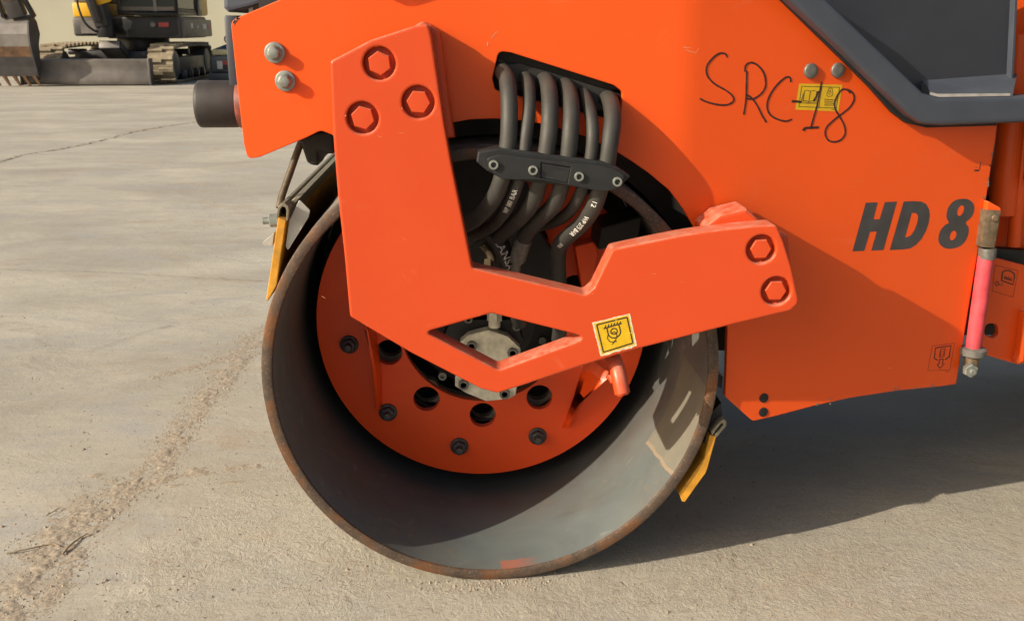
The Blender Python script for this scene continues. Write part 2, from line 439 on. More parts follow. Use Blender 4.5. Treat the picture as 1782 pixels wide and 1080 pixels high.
def slab(geo, outer, holes, f, thick, ch, mat, side_mat=None, cuts=()):
    """a plate in the X-Z plane: outer and holes are (x, z) loops, front at Y = f(x, z), rounded front edge"""
    loops = [dedupe(outer)] + [dedupe(h) for h in holes]
    for i, l in enumerate(loops):
        if (area(l) > 0) != (i == 0): loops[i] = l[::-1]
    steps = [(ch, 0.0), (ch * 0.45, ch * 0.12), (ch * 0.12, ch * 0.45), (0.0, ch), (0.0, thick)] if ch > 0 else [(0.0, 0.0), (0.0, thick)]
    me = bmesh.new(); levels = []
    for ins, dep in steps:
        lv = []
        for l in loops:
            q = inset(l, ins) if ins else l
            lv.append([me.verts.new((p.x, dep, p.y)) for p in q])
        levels.append(lv)
    for lv, flip in ((levels[0], False), (levels[-1], True)):
        flat = [v for l in lv for v in l]
        for t in tessellate_polygon([[Vector((v.co.x, v.co.z, 0)) for v in l] for l in lv]):
            try: me.faces.new([flat[i] for i in (t[::-1] if flip else t)])
            except ValueError: pass
    for a, b in zip(levels[:-1], levels[1:]):
        for la, lb in zip(a, b):
            for i in range(len(la)):
                try: me.faces.new((la[i - 1], la[i], lb[i], lb[i - 1]))
                except ValueError: pass
    for cx in cuts:
        bmesh.ops.bisect_plane(me, geom=me.verts[:] + me.edges[:] + me.faces[:], plane_co=(cx, 0, 0), plane_no=(1, 0, 0))
    bmesh.ops.recalc_face_normals(me, faces=me.faces)
    me.verts.index_update()
    vs = [(v.co.x, v.co.y + f(v.co.x, v.co.z), v.co.z) for v in me.verts]
    fs = [[v.index for v in fa.verts] for fa in me.faces]
    geo.add(vs, fs, mat); me.free(); geo.plates = True
def px_loop(poly, f, default=0.0, n=6):
    return [Vector((q.x, q.z)) for q in (at_f(p.x, p.y, f) for p in rounded(poly, default, n))]
def plate(name, poly, f, thick, mat, parent, holes=(), ch=0.002, default=0.0, cuts=()):
    g = Geo(); slab(g, px_loop(poly, f, default), [px_loop(h, f, 0.0, 6) for h in holes], f, thick, ch, mat, cuts=cuts)
    return g.build(name, parent)
def circle_xz(cx, cz, r, n=40): return [Vector((cx + r * math.cos(2 * math.pi * k / n), cz + r * math.sin(2 * math.pi * k / n))) for k in range(n)]
def ribbon(geo, pts3, width, mat, normal=Vector((0, -1, 0)), taper=True, var=0.0):
    """a flat printed or drawn stroke along 3-D points"""
    vs, fs = [], []; n = len(pts3)
    for i, p in enumerate(pts3):
        t = (pts3[min(i + 1, n - 1)] - pts3[max(i - 1, 0)]).normalized()
        s = t.cross(normal).normalized(); w = width
        if taper and i in (0, n - 1): w *= 0.6
        if var: w *= 1 + random.uniform(-var, var)
        vs += [p + s * (w / 2), p - s * (w / 2)]
    for i in range(n - 1): fs.append((2 * i, 2 * i + 1, 2 * i + 3, 2 * i + 2))
    geo.add(vs, fs, mat)
def flat_poly(geo, loops3, mat):
    """flat print: outer loop and holes given as 3-D points lying (about) in one plane facing the camera side"""
    flat = [v for l in loops3 for v in l]
    tris = tessellate_polygon([[Vector((v.x, v.z, 0)) for v in l] for l in loops3])
    geo.add(flat, [list(t) for t in tris], mat)
def hexagon(r, phase=0.0): return [(r * math.cos(math.pi / 3 * k + phase), r * math.sin(math.pi / 3 * k + phase)) for k in range(6)]
def copy_of(o, parent, wloc, rot_y=0.0):
    c = o.copy(); COL.objects.link(c); c.parent = parent
    WL[c.name] = Vector(wloc); c.location = Vector(wloc) - WL[parent.name]
    c.rotation_euler = (o.rotation_euler.x, rot_y, o.rotation_euler.z)
    return c

# ------------------------------------------------------------------ the setting
g = Geo(); S = 400.0
g.add([(-S, -S, 0), (S, -S, 0), (S, S, 0), (-S, S, 0)], [(0, 1, 2, 3)], CONCRETE)
ground = g.build('ground', None, smooth=0, origin=(0, 0, 0)); ground['kind'] = 'structure'
CRACK = simple('crack_dirt', (0.17, 0.135, 0.095), 0.9, bmp=0, vary=0.4)
def crack(pxs, w, jit):
    pts = []
    base = smooth_path([on_ground(x, y, 0.004) for x, y in pxs], 26)
    for p in base: pts.append(Vector((p.x + random.gauss(0, jit), p.y + random.gauss(0, jit), 0.004)))
    g = Geo(); ribbon(g, pts, w, CRACK, Vector((0, 0, 1)), var=0.6)
    o = g.build('ground_crack', None, smooth=0); o['kind'] = 'structure'
crack([(-60, 294), (0, 281), (45, 268), (110, 258), (180, 243), (250, 226), (340, 212)], 0.013, 0.012)
crack([(-40, 466), (60, 470), (160, 472), (300, 480), (455, 488)], 0.0022, 0.0016)

crack([(150, 612), (215, 590), (268, 572), (300, 566)], 0.0018, 0.0022)
WALLMAT = simple('cream_wall_render', (0.375, 0.362, 0.278), 0.8, scale=0.8, vary=0.05, bmp=0.1, bscale=30)
g = Geo(); g.box((-16, 24, -0.2), (6, 24.3, 6.5), WALLMAT); g.box((-16.05, 23.93, 6.5), (6.05, 24.37, 6.62), WALLMAT)
wall = g.build('yard_wall', None, smooth=0)
wall['label'] = 'tall plain cream rendered wall behind the excavator'; wall['category'] = 'wall'

# ------------------------------------------------------------------ the road roller
ROOT = empty('road_roller', (0.0, 0.5, 0.0), 'orange tandem road roller with open steel drum, lettered HD 8', 'road roller')
XB = at(1186, 300, 0.0).x                               # where the side plate is folded back
FOLD = 0.210
def f_plate(x, z):
    d = x - XB; w = 0.022
    if d < -w: return 0.0
    if d > w: return FOLD * d
    return FOLD * (d + w) ** 2 / (4 * w)
CUTS = [XB + 0.022 * k / 4 for k in range(-4, 5)]
f_arm = lambda x, z: -0.078 - 0.030 * x + 0.010 * (z - 0.62)

# drum
ZC, R = 0.36, 0.36
g = Geo()
g.lathe([(0.342, 0.60), (0.342, 0.004)], (0, 0, ZC), (0, 1, 0), SHELL, 180)
g.f = g.f[:-2]; g.m = g.m[:-2]
g.lathe([(0.342, 0.004), (0.3435, 0.001), (0.3455, 0.0), (0.357, 0.0), (0.3592, 0.001), (0.36, 0.004)], (0, 0, ZC), (0, 1, 0), RIM, 180)
g.f = g.f[:-2]; g.m = g.m[:-2]
g.lathe([(0.36, 0.004), (0.36, 1.0), (0.30, 1.0)], (0, 0, ZC), (0, 1, 0), DRUM_OUT, 180)
g.f = g.f[:-2]; g.m = g.m[:-2]
drum = g.build('drum', ROOT, origin=(0, 0, ZC))
g = Geo(); g.lathe([(0.0, 0.0), (0.341, 0.0), (0.341, 0.02), (0, 0.02)], (0, 0.55, ZC), (0, 1, 0), DARKFRAME, 64)
g.build('drum_bulkhead', drum)

# disc bolted inside the drum
DC = Vector((-0.010, 0.295, 0.360))
px_c = (838, 545)
g = Geo()
holes = [circle_xz(DC.x, DC.z, 0.155, 72)]
hole_ang = [math.radians(a) for a in (-162.7, -126.0, -90.5, -54.4, -17.5, 20.8, 58.8, 95.0, 130.0, 164.0)]
for a in hole_ang: holes.append(circle_xz(DC.x + 0.184 * math.cos(a), DC.z + 0.184 * math.sin(a), 0.0246, 28))
slab(g, circle_xz(DC.x, DC.z, 0.307, 140), holes, lambda x, z: DC.y, 0.016, 0.0012, ORANGE_OLD)
disc = g.build('drum_disc', ROOT)
g = Geo()
holes2 = [circle_xz(DC.x, DC.z, 0.166, 60)] + [circle_xz(DC.x + 0.184 * math.cos(a), DC.z + 0.184 * math.sin(a), 0.0235, 20) for a in hole_ang]
slab(g, circle_xz(DC.x, DC.z, 0.215, 60), holes2, lambda x, z: DC.y + 0.045, 0.02, 0.0, BEIGE)
g.build('mounting_ring', disc)
def nut_mesh():
    g = Geo()
    g.lathe([(0.0175, 0.0), (0.0175, -0.003), (0.016, -0.0045)], (0, 0, 0), (0, 1, 0), BOLT_GREY, 24)
    g.lathe([(0.0142, -0.004), (0.0142, -0.013), (0.0118, -0.0155), (0.008, -0.0155)], (0, 0, 0), (0, 1, 0), BOLT_GREY, 6)
    g.lathe([(0.0075, -0.015), (0.0075, -0.027), (0.006, -0.0285)], (0, 0, 0), (0, 1, 0), BOLT_GREY, 16)
    return g
nut0 = None
for a in (-65.6, -100.8, -136.2, -171.4, 153.0):
    a = math.radians(a)
    p = Vector((DC.x + 0.2515 * math.cos(a), DC.y, DC.z + 0.2515 * math.sin(a)))
    if nut0 is None:
        nut0 = link('bolt', nut_mesh().mesh(Vector(), 'bolt', 35, 0.0006, 1), disc, p)
    else: copy_of(nut0, disc, p, random.uniform(0, 1))
def fin(prof, x0, x1, y_of, name='gusset'):
    pass
# left gusset: a folded sheet standing out from the disc
yf = DC.y - 0.075
g = Geo()
a0, a1, a2 = at(634, 573, yf), at(648, 640, yf + 0.008), at(655, 715, DC.y - 0.012)
b0, b1, b2 = at(646, 556, DC.y), at(658, 640, DC.y), at(660, 712, DC.y)
th = Vector((0.006, 0, 0.001))
for o1, o2, o3, o4 in ((a0, a1, b1, b0), (a1, a2, b2, b1)):
    q = [o1, o2, o3, o4]; g.add(q + [v + th for v in q], [(0, 1, 2, 3), (7, 6, 5, 4), (0, 4, 5, 1), (1, 5, 6, 2), (2, 6, 7, 3), (3, 7, 4, 0)], ORANGE_OLD)
t0 = at(644, 562, yf - 0.004)
q = [a0, t0, at(654, 556, DC.y), b0]; g.add(q + [v + Vector((0, 0, 0.006)) for v in q], [(0, 1, 2, 3), (7, 6, 5, 4), (0, 4, 5, 1), (1, 5, 6, 2), (2, 6, 7, 3), (3, 7, 4, 0)], ORANGE_OLD)
g.build('gusset', disc, bevel=0.001)
# right gusset: triangular web with a kinked front edge
g = Geo()
fr = [at(1060, 656, DC.y - 0.060), at(1009, 702, DC.y - 0.040), at(988, 745, DC.y - 0.010)]
bk = [at(1018, 622, DC.y), at(998, 690, DC.y), at(978, 745, DC.y)]
th = Vector((0.007, 0, 0.004))
for i in range(2):
    q = [fr[i], fr[i + 1], bk[i + 1], bk[i]]
    g.add(q + [v + th for v in q], [(0, 1, 2, 3), (7, 6, 5, 4), (0, 4, 5, 1), (1, 5, 6, 2), (2, 6, 7, 3), (3, 7, 4, 0)], ORANGE_OLD)
g.build('gusset', disc, bevel=0.001)

# hub and drive motor inside the centre hole
g = Geo()
HC = Vector((DC.x + 0.004, 0, DC.z - 0.008))
g.lathe([(0.150, 0.0), (0.150, -0.02), (0.145, -0.025), (0.10, -0.03), (0.095, -0.075), (0.0, -0.075)], (HC.x, 0.40, HC.z), (0, 1, 0), BLACK, 64)
for k in range(10):
    a = 2 * math.pi * k / 10 + 0.2
    g.lathe([(0.008, 0.0), (0.008, -0.008)], (HC.x + 0.125 * math.cos(a), 0.374, HC.z + 0.125 * math.sin(a)), (0, 1, 0), ZINC_DULL, 8)
hub = g.build('drum_hub', ROOT)
YM = 0.205
mc = at(848, 641, YM)
g = Geo()
g.lathe([(0.060, 0.13), (0.060, 0.03), (0.056, 0.02), (0.056, 0.012)], (mc.x, YM, mc.z), (0, 1, 0), DARKFRAME, 40)
motor_out = [(801, 595, 5), (815, 583, 4), (850, 574, 8), (884, 585, 4), (906, 606, 6), (905, 640, 12), (897, 688, 5), (884, 694, 3), (846, 698, 14), (812, 684, 4), (792, 672, 4), (792, 656, 5), (800, 630, 14)]
slab(g, px_loop(motor_out, lambda x, z: YM), [], lambda x, z: YM, 0.024, 0.0018, CAST)
motor = g.build('drive_motor', ROOT)
def socket_mesh(r, d, mat):
    g = Geo()
    g.lathe([(r, 0.0), (r, -d), (r * 0.93, -d - r * 0.08), (r * 0.60, -d - r * 0.08), (r * 0.58, -d * 0.35)], (0, 0, 0), (0, 1, 0), mat, 24)
    g.f.pop(); g.m.pop()
    g.lathe([(r * 0.59, -d * 0.36), (0.0, -d * 0.36)], (0, 0, 0), (0, 1, 0), SOCKET, 6)
    return g.mesh(Vector(), 'screw', 30)
sm = socket_mesh(0.0092, 0.007, ZINC_DULL)
for x, y in ((820.5, 601), (892, 613), (878, 684), (806.5, 668)):
    p = at(x, y, YM - 0.001); link('screw', sm, motor, p)
g = Geo(); fp = at(861, 574, YM - 0.006); fp.y = YM + 0.012
g.lathe([(0.0105, 0.0), (0.0105, 0.012)], fp, (0, 0, 1), CAST, 20)
g.lathe([(0.0135, 0.012), (0.0135, 0.034), (0.012, 0.036)], fp, (0, 0, 1), CAST, 6)
g.lathe([(0.0085, 0.035), (0.0085, 0.06)], fp, (0, 0, 1), CAST, 16)
g.build('hose_fitting', motor)
g = Geo()
for x, y in ((899, 569), (815, 556), (770, 655)):
    p = at(x, y, 0.23); g.lathe([(0.0075, 0.012), (0.0075, 0.0), (0.004, 0.0), (0.004, 0.005)], p, (0, 1, 0), ZINC_DULL, 16)
p = at(840, 575, 0.24)
g.lathe([(0.074, 0.05), (0.074, 0.0), (0.0, 0.0)], (p.x, 0.235, p.z - 0.02), (0, 1, 0), BLACK, 8)
g.build('motor_flange', motor)
g = Geo()
slab(g, px_loop([(770, 262), (892, 262), (922, 330, 20), (934, 392, 10), (958, 430, 20), (984, 470, 20), (988, 560), (770, 560)], lambda x, z: 0.235), [], lambda x, z: 0.235, 0.05, 0.004, BLACK)
g.build('motor_carrier', ROOT)
g = Geo()
slab(g, px_loop([(1046, 396, 4), (1118, 376, 4), (1112, 410), (1092, 424, 4), (1040, 436, 4)], lambda x, z: 0.19), [], lambda x, z: 0.19, 0.10, 0.004, DARKFRAME)
slab(g, px_loop([(1000, 428, 6), (1034, 420, 6), (1042, 440), (1030, 505), (1012, 500)], lambda x, z: 0.255), [], lambda x, z: 0.255, 0.04, 0.003, ORANGE_OLD)
g.build('buffer_mount', ROOT)

# side plate
arch = [(1262, 690, 3), (1264, 645), (1266, 575), (1262, 530), (1250, 480), (1230, 432), (1205, 390), (1190, 365), (1166, 332), (1130, 302), (1100, 281), (1070, 262), (1020, 238), (960, 219), (910, 210), (860, 206.5), (818, 208), (775, 216), (700, 236), (640, 262, 20), (598, 252, 12), (577, 234, 6)]
side_poly = [(401, 36, 16), (485, 0.5), (640, -56), (900, -90), (1300, -60), (1345, -20), (1480, 108), (1585, 212, 12), (1736, 214), (1733, 240), (1700, 450), (1664, 668), (1640, 671.5), (1560, 679.5), (1480, 692), (1420, 705), (1350, 723.5), (1310, 732.5, 8)] + arch + [(558, 227, 14), (532, 240), (452, 273.5), (431, 277, 22), (424, 250), (413, 150)]
hose_hole = [(857, 136, 8), (868, 89, 14), (890, 92, 10), (1068, 148), (1084, 160, 9), (1078, 210, 10), (1040, 203), (862, 157, 8)]
side = plate('side_plate', side_poly, f_plate, 0.014, ORANGE, ROOT, holes=[hose_hole], ch=0.0016, cuts=CUTS)

# hex flange bolts on the left lobe
def flange_bolt():
    g = Geo()
    g.lathe([(0.0148, 0.0), (0.0148, -0.0025), (0.0138, -0.0035)], (0, 0, 0), (0, 1, 0), ZINC, 28)
    g.lathe([(0.0105, -0.003), (0.0098, -0.0065), (0.0090, -0.007)], (0, 0, 0), (0, 1, 0), ZINC, 24)
    g.lathe([(0.0094, -0.006), (0.0094, -0.0145), (0.0082, -0.016), (0.0, -0.016)], (0, 0, 0), (0, 1, 0), ZINC, 6)
    return g.mesh(Vector(), 'bolt', 32, 0.0005, 1)
fb = flange_bolt()
for i, (x, y) in enumerate(((478.5, 92), (497, 141))):
    o = link('bolt', fb, side, at(x, y, -0.0005)); o.rotation_euler = (0, 0.35 * i + 0.2, 0)
    o['label'] = 'zinc hex bolt with flanged washer'
g = Geo()
for x, y in ((479, 73.5), (498, 123.5)):
    p = at(x, y, -0.0006)
# round pin heads on the folded part
def pin_head():
    g = Geo(); g.lathe([(0.0108, 0.002), (0.0114, -0.001), (0.0110, -0.0036), (0.0098, -0.0046), (0.005, -0.0049), (0.0, -0.0050)], (0, 0, 0), (0, 1, 0), ZINC_DULL, 24)
    return g.mesh(Vector(), 'rivet', 50)
ph = pin_head()
rot_fold = math.atan(FOLD)
for x, y in ((1410, 123.5), (1457, 122.5)):
    o = link('rivet', ph, side, at_f(x, y, f_plate)); o.rotation_euler = (0, 0, rot_fold)
def plug():
    g = Geo(); g.lathe([(0.0080, 0.001), (0.0080, -0.0012), (0.0066, -0.0018), (0.0, -0.0012)], (0, 0, 0), (0, 1, 0), GASKET, 24)
    return g.mesh(Vector(), 'plug', 40)
pg = plug()
for x, y in ((1329, 692), (1328, 716.5)):
    o = link('plug', pg, side, at_f(x, y, f_plate)); o.rotation_euler = (0, 0, rot_fold)

lift = lambda d: (lambda x, z: f_plate(x, z) - d)
def P(x, y, d=0.0003): return at_f(x, y, lift(d))
# lettering HD 8
def L(pts): return [P(1440 + x / 3.0, 320 + y / 3.0, 0.00025) for x, y in pts]
g = Geo()
flat_poly(g, [L([(200, 98), (262, 96), (240, 185), (272, 184), (300, 95), (363, 92), (292, 345), (228, 348), (258, 248), (222, 250), (192, 349), (130, 352)])], LETTER)
def sm2(pts, n=6):
    c = [Vector((x, y, 0)) for x, y in pts]; c = c + [c[0]]
    ext = [c[-2]] + c + [c[1]]; out = []
    for i in range(1, len(ext) - 2):
        p0, p1, p2, p3 = ext[i - 1:i + 3]
        for k in range(n):
            t = k / n; q = 0.5 * ((2 * p1) + (p2 - p0) * t + (2 * p0 - 5 * p1 + 4 * p2 - p3) * t * t + (3 * p1 - p0 - 3 * p2 + p3) * t ** 3)
            out.append((q.x, q.y))
    return out
flat_poly(g, [L([(398, 92), (455, 90), (490, 92), (515, 105), (530, 132), (534, 165), (528, 205), (514, 245), (492, 285), (462, 318), (432, 336), (400, 341), (325, 345)]),
              L([(440, 152), (458, 151), (470, 160), (473, 178), (468, 205), (455, 240), (438, 266), (420, 277), (405, 279)])], LETTER)
o8 = sm2([(698, 78), (738, 82), (764, 108), (764, 148), (745, 180), (722, 202), (737, 230), (732, 272), (706, 314), (664, 335), (618, 336), (588, 316), (579, 284), (591, 242), (616, 213), (633, 203), (621, 172), (630, 126), (658, 91)])
u8 = sm2([(704, 112), (713, 122), (709, 145), (697, 163), (684, 166), (677, 152), (682, 130), (693, 115)])
l8 = sm2([(663, 244), (673, 255), (670, 276), (658, 291), (645, 293), (638, 280), (643, 260), (653, 247)])
flat_poly(g, [L(o8), L(u8), L(l8)], LETTER)
g.build('model_lettering', side, smooth=0)
# handwriting
def H(pts, n=7): return [P(q.x, q.y, 0.0005) for q in smooth_path([Vector((1180 + x / 2.842, y / 2.842, 0)) for x, y in pts], n)]
strokes = [[(242, 285), (235, 268), (205, 265), (170, 290), (142, 330), (145, 375), (180, 415), (240, 450), (272, 480), (270, 505), (235, 520), (180, 515), (130, 500), (108, 487)],
           [(340, 350), (338, 430), (335, 500), (324, 568)],
           [(330, 355), (335, 325), (360, 310), (395, 325), (425, 365), (433, 420), (415, 460), (375, 488), (342, 488), (340, 472), (362, 484), (390, 520), (415, 570), (437, 607)],
           [(557, 407), (553, 384), (530, 385), (490, 420), (455, 470), (440, 520), (450, 560), (480, 585), (530, 600), (564, 590)],
           [(562, 502), (586, 502), (610, 506)],
           [(710, 405), (700, 460), (688, 520), (668, 590), (657, 630)],
           [(618, 647), (630, 634), (660, 632), (697, 630)], [(694, 450), (685, 475), (668, 502)],
           [(852, 462), (838, 446), (812, 443), (790, 470), (773, 510), (780, 545), (800, 578), (822, 622), (826, 660), (808, 690), (776, 702), (745, 695), (728, 665), (735, 630), (770, 595), (812, 562), (850, 530), (871, 490), (862, 458), (834, 442)]]
g = Geo()
for i, s in enumerate(strokes):
    ribbon(g, H(s), 0.0036 if i in (4, 6) else 0.0026, INK, var=0.16)
hw = g.build('marker_writing', side, smooth=0); hw['label'] = 'black marker writing SRC-18'
# yellow manual sticker
def quad_map(c, d):
    def M(u, v):
        a = Vector(c[0]).lerp(Vector(c[1]), u); b = Vector(c[3]).lerp(Vector(c[2]), u); q = a.lerp(b, v)
        return P(q.x, q.y, d)
    return M
qc = [(1390.6, 145.6), (1466, 147.8), (1459, 194), (1384, 191)]
g = Geo(); M = quad_map(qc, 0.0002); flat_poly(g, [[M(0, 0), M(1, 0), M(1, 1), M(0, 1)]], STICKER)
M = quad_map(qc, 0.00035)
def line(g, M, pts, w, mat): ribbon(g, [M(*p) for p in pts], w, mat, taper=False)
def frame_line(g, M, u0, v0, u1, v1, w, mat):
    for a, b in (((u0, v0), (u1, v0)), ((u1, v0), (u1, v1)), ((u1, v1), (u0, v1)), ((u0, v1), (u0, v0))): line(g, M, [a, b], w, mat)
frame_line(g, M, .07, .10, .94, .88, 0.0008, PRINT)
line(g, M, [(.535, .10), (.535, .88)], 0.0006, PRINT)
line(g, M, [(.15, .66), (.15, .27), (.20, .24), (.285, .28), (.37, .25), (.43, .28), (.43, .66), (.36, .64), (.285, .68), (.21, .64), (.15, .66)], 0.0009, PRINT)
line(g, M, [(.285, .28), (.285, .68)], 0.0009, PRINT)
line(g, M, [(.13, .36), (.10, .74), (.285, .74), (.47, .74), (.45, .36)], 0.0008, PRINT)
line(g, M, [(.13, .40), (.12, .70), (.285, .71), (.45, .70)], 0.0006, PRINT)
line(g, M, [(.70, .14), (.78, .14), (.78, .20), (.81, .33), (.80, .42), (.74, .47), (.68, .42), (.67, .33), (.70, .20), (.70, .14)], 0.0008, PRINT)
line(g, M, [(.74, .22), (.77, .34), (.74, .40), (.71, .34), (.74, .22)], 0.0007, PRINT)
for k in range(4):
    u = .64 + .015 * (k > 1)
    while u < .84:
        w = random.uniform(.012, .03); line(g, M, [(u, .57 + .07 * k), (min(u + w, .86), .57 + .07 * k)], 0.0013, PRINT); u += w + .008
line(g, M, [(.83, .93), (.92, .935)], 0.0008, PRINT)
g.build('manual_sticker', side, smooth=0)['label'] = 'yellow sticker with an open book and an oil drop'
# drain pictogram printed on a clear sticker
qc = [(1622.5, 601.5), (1661, 597), (1653, 643.5), (1614.5, 644.5)]
M = quad_map(qc, 0.0003); g = Geo()
frame_line(g, M, 0, 0, 1, 1, 0.0006, PRINT_BROWN)
line(g, M, [(.36, .60), (.20, .52), (.16, .10), (.86, .08), (.86, .50), (.70, .60)], 0.0024, PRINT_BROWN)
frame_line(g, M, .41, .17, .62, .48, 0.0012, PRINT_BROWN)
line(g, M, [(.45, .42), (.45, .30), (.515, .23), (.58, .30), (.58, .42), (.45, .42)], 0.0009, PRINT_BROWN)
line(g, M, [(.45, .57), (.45, .76), (.37, .76), (.53, .92), (.69, .75), (.61, .75), (.61, .57), (.45, .57)], 0.0020, PRINT_BROWN)
line(g, M, [(.80, 1.06), (.98, 1.055)], 0.0008, PRINT_BROWN)
g.build('drain_pictogram', side, smooth=0)
g = Geo()
for pts in ([(1707, 281), (1704, 296), (1696, 297.5)], [(1699, 290), (1698.5, 291.5)], [(1695, 297.5), (1703.5, 297.5)], [(1696, 295.5), (1703, 295.8)]): ribbon(g, [P(*p, 0.0003) for p in pts], 0.0012, PRINT, taper=False)
g.build('printed_mark', side, smooth=0)
# chipped corners and scuffs
g = Geo()
for cx, cy, n, sx, sy in ((409, 36, 22, 3.0, 4.2),):
    for _ in range(n):
        t = random.random(); px, py = 412 - 8.5 * t + random.gauss(0, 0.7), 30 + 13 * t * t + random.gauss(0, 0.9)
        c = P(px + 2.2, py + 2.2, 0.0007); r = random.uniform(0.0006, 0.0020)
        pts = [c + Vector((r * random.uniform(.5, 1.2) * math.cos(k * 1.05), 0, r * random.uniform(.5, 1.2) * math.sin(k * 1.05))) for k in range(6)]
        g.add(pts, [tuple(range(6))], SCUFF)
for x, y in ((1728, 268), (1724, 288), (1721, 310), (1719, 322), (1714, 345), (1560, 677), (1566, 675), (1625, 670), (1592, 674), (1425, 702), (1445, 697)):
    c = P(x - 1.5, y, 0.0007)
    for _ in range(3):
        d = Vector((random.gauss(0, .0012), 0, random.gauss(0, .002))); r = random.uniform(.0006, .0016)
        g.add([c + d + Vector((r * math.cos(k * 1.05), 0, 1.6 * r * math.sin(k * 1.05) * random.uniform(.6, 1.2))) for k in range(6)], [tuple(range(6))], SCUFF)
g.build('paint_chips', side, smooth=0)['kind'] = 'stuff'
SCR = simple('pale_scratch', (0.66, 0.30, 0.16), 0.5, bmp=0)
g = Geo()
for pts, w in (([(866, 54), (858, 63), (855, 68)], .0011), ([(849, 73), (848, 80)], .0022), ([(1188, 83), (1203, 83)], .0009), ([(1190, 87), (1212, 92), (1216, 84)], .0006), ([(1190, 80), (1200, 90), (1206, 92)], .0005),
               ([(560, 515), (566, 519)], .0008), ([(1545, 640), (1552, 640)], .0008)):
    ribbon(g, [P(*p, 0.0003) for p in pts], w, SCR)
g.build('scratches', side, smooth=0)['kind'] = 'stuff'

# recess behind the hose opening
f_in = lambda x, z: 0.045
g = Geo()
lo = px_loop([(845, 75), (1100, 140), (1100, 240), (845, 180)], lambda x, z: 0.06)
slab(g, lo, [], lambda x, z: 0.07, 0.01, 0.0, BLACK)
slab(g, px_loop([(866, 96, 6), (884, 112, 3), (905, 110, 6), (1080, 163, 4), (1076, 215), (1062, 186, 8), (1040, 194, 6), (1018, 166, 7), (1004, 176, 6), (984, 150, 8), (968, 160, 6), (950, 140, 8), (934, 152, 6), (916, 134, 8), (902, 146, 6), (866, 132)], lambda x, z: 0.022), [], lambda x, z: 0.022, 0.008, 0.001, HOSE_DARK)
g.build('hose_grommet_panel', ROOT)

# mounting arm
arm_poly = [(574.5, 107, 7), (645, 70), (722, 45), (745, 42, 8), (751, 66), (773, 213), (784, 275), (822, 466, 8), (930, 492), (1020, 513, 12), (1034, 500, 8), (1066, 434, 10), (1140, 418.5), (1185, 409.5), (1252, 399.5), (1308, 393.3), (1352, 391, 10), (1364, 420), (1378, 465), (1391, 526, 12), (1377, 540.5), (1266, 567), (1100, 609.5), (1011, 637), (907, 671.5), (866, 684, 14), (836, 676), (714, 613), (609, 551, 10), (600, 450), (588, 340), (580, 240), (577, 170)]
diamond = [(740, 578, 5), (855.5, 545, 12), (1024, 587, 8), (868, 644, 14)]
BOLTS = [(660, 110.5, 28.5, 21), (631, 205.5, 28, 21), (728, 178, 28.5, 21), (1325, 434, 25.5, 18.5), (1351, 506.5, 25.5, 18.5)]
def ring_px(x, y, r, f, n=36):
    c = at_f(x, y, f); rr = (at_f(x + r, y, f) - c).length
    return c, rr
g = Geo(); hl = [px_loop(diamond, f_arm)]
bores = []
for x, y, r, h in BOLTS:
    c, rr = ring_px(x, y, r, f_arm); bores.append((c, rr, h / r)); hl.append(circle_xz(c.x, c.z, rr, 40))
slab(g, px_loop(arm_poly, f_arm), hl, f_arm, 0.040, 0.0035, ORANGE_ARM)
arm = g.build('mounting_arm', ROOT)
tilt = Matrix.Rotation(math.atan(0.075), 4, 'Z')
for i, (c, rr, hr) in enumerate(bores):
    g = Geo(); n = Vector((-0.030, -1, 0.010)).normalized(); c2 = c - n * 0.0155
    ph_ = (0.10, 0.25, 0.45, 0.55, 0.50)[i]
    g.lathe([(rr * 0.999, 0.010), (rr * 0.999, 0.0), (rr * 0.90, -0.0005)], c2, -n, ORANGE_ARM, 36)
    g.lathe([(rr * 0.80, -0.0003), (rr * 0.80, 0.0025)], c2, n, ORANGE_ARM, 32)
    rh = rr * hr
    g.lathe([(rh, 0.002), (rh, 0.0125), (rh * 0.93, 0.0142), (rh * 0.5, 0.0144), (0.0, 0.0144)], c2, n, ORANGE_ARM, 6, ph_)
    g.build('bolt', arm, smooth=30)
f_sp = lambda x, z: f_plate(x, z) - 0.032
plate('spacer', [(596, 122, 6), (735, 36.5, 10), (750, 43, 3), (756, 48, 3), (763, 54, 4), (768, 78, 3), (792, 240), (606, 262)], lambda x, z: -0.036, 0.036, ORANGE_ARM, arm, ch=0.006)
plate('spacer', [(1224, 396, 8), (1252, 374, 4), (1280, 367), (1300, 362.5, 5), (1311, 372, 4), (1330, 392), (1372, 410), (1384, 515), (1250, 560)], lambda x, z: 0.036 + f_arm(x, z), 0.060, ORANGE_ARM, arm, ch=0.006)
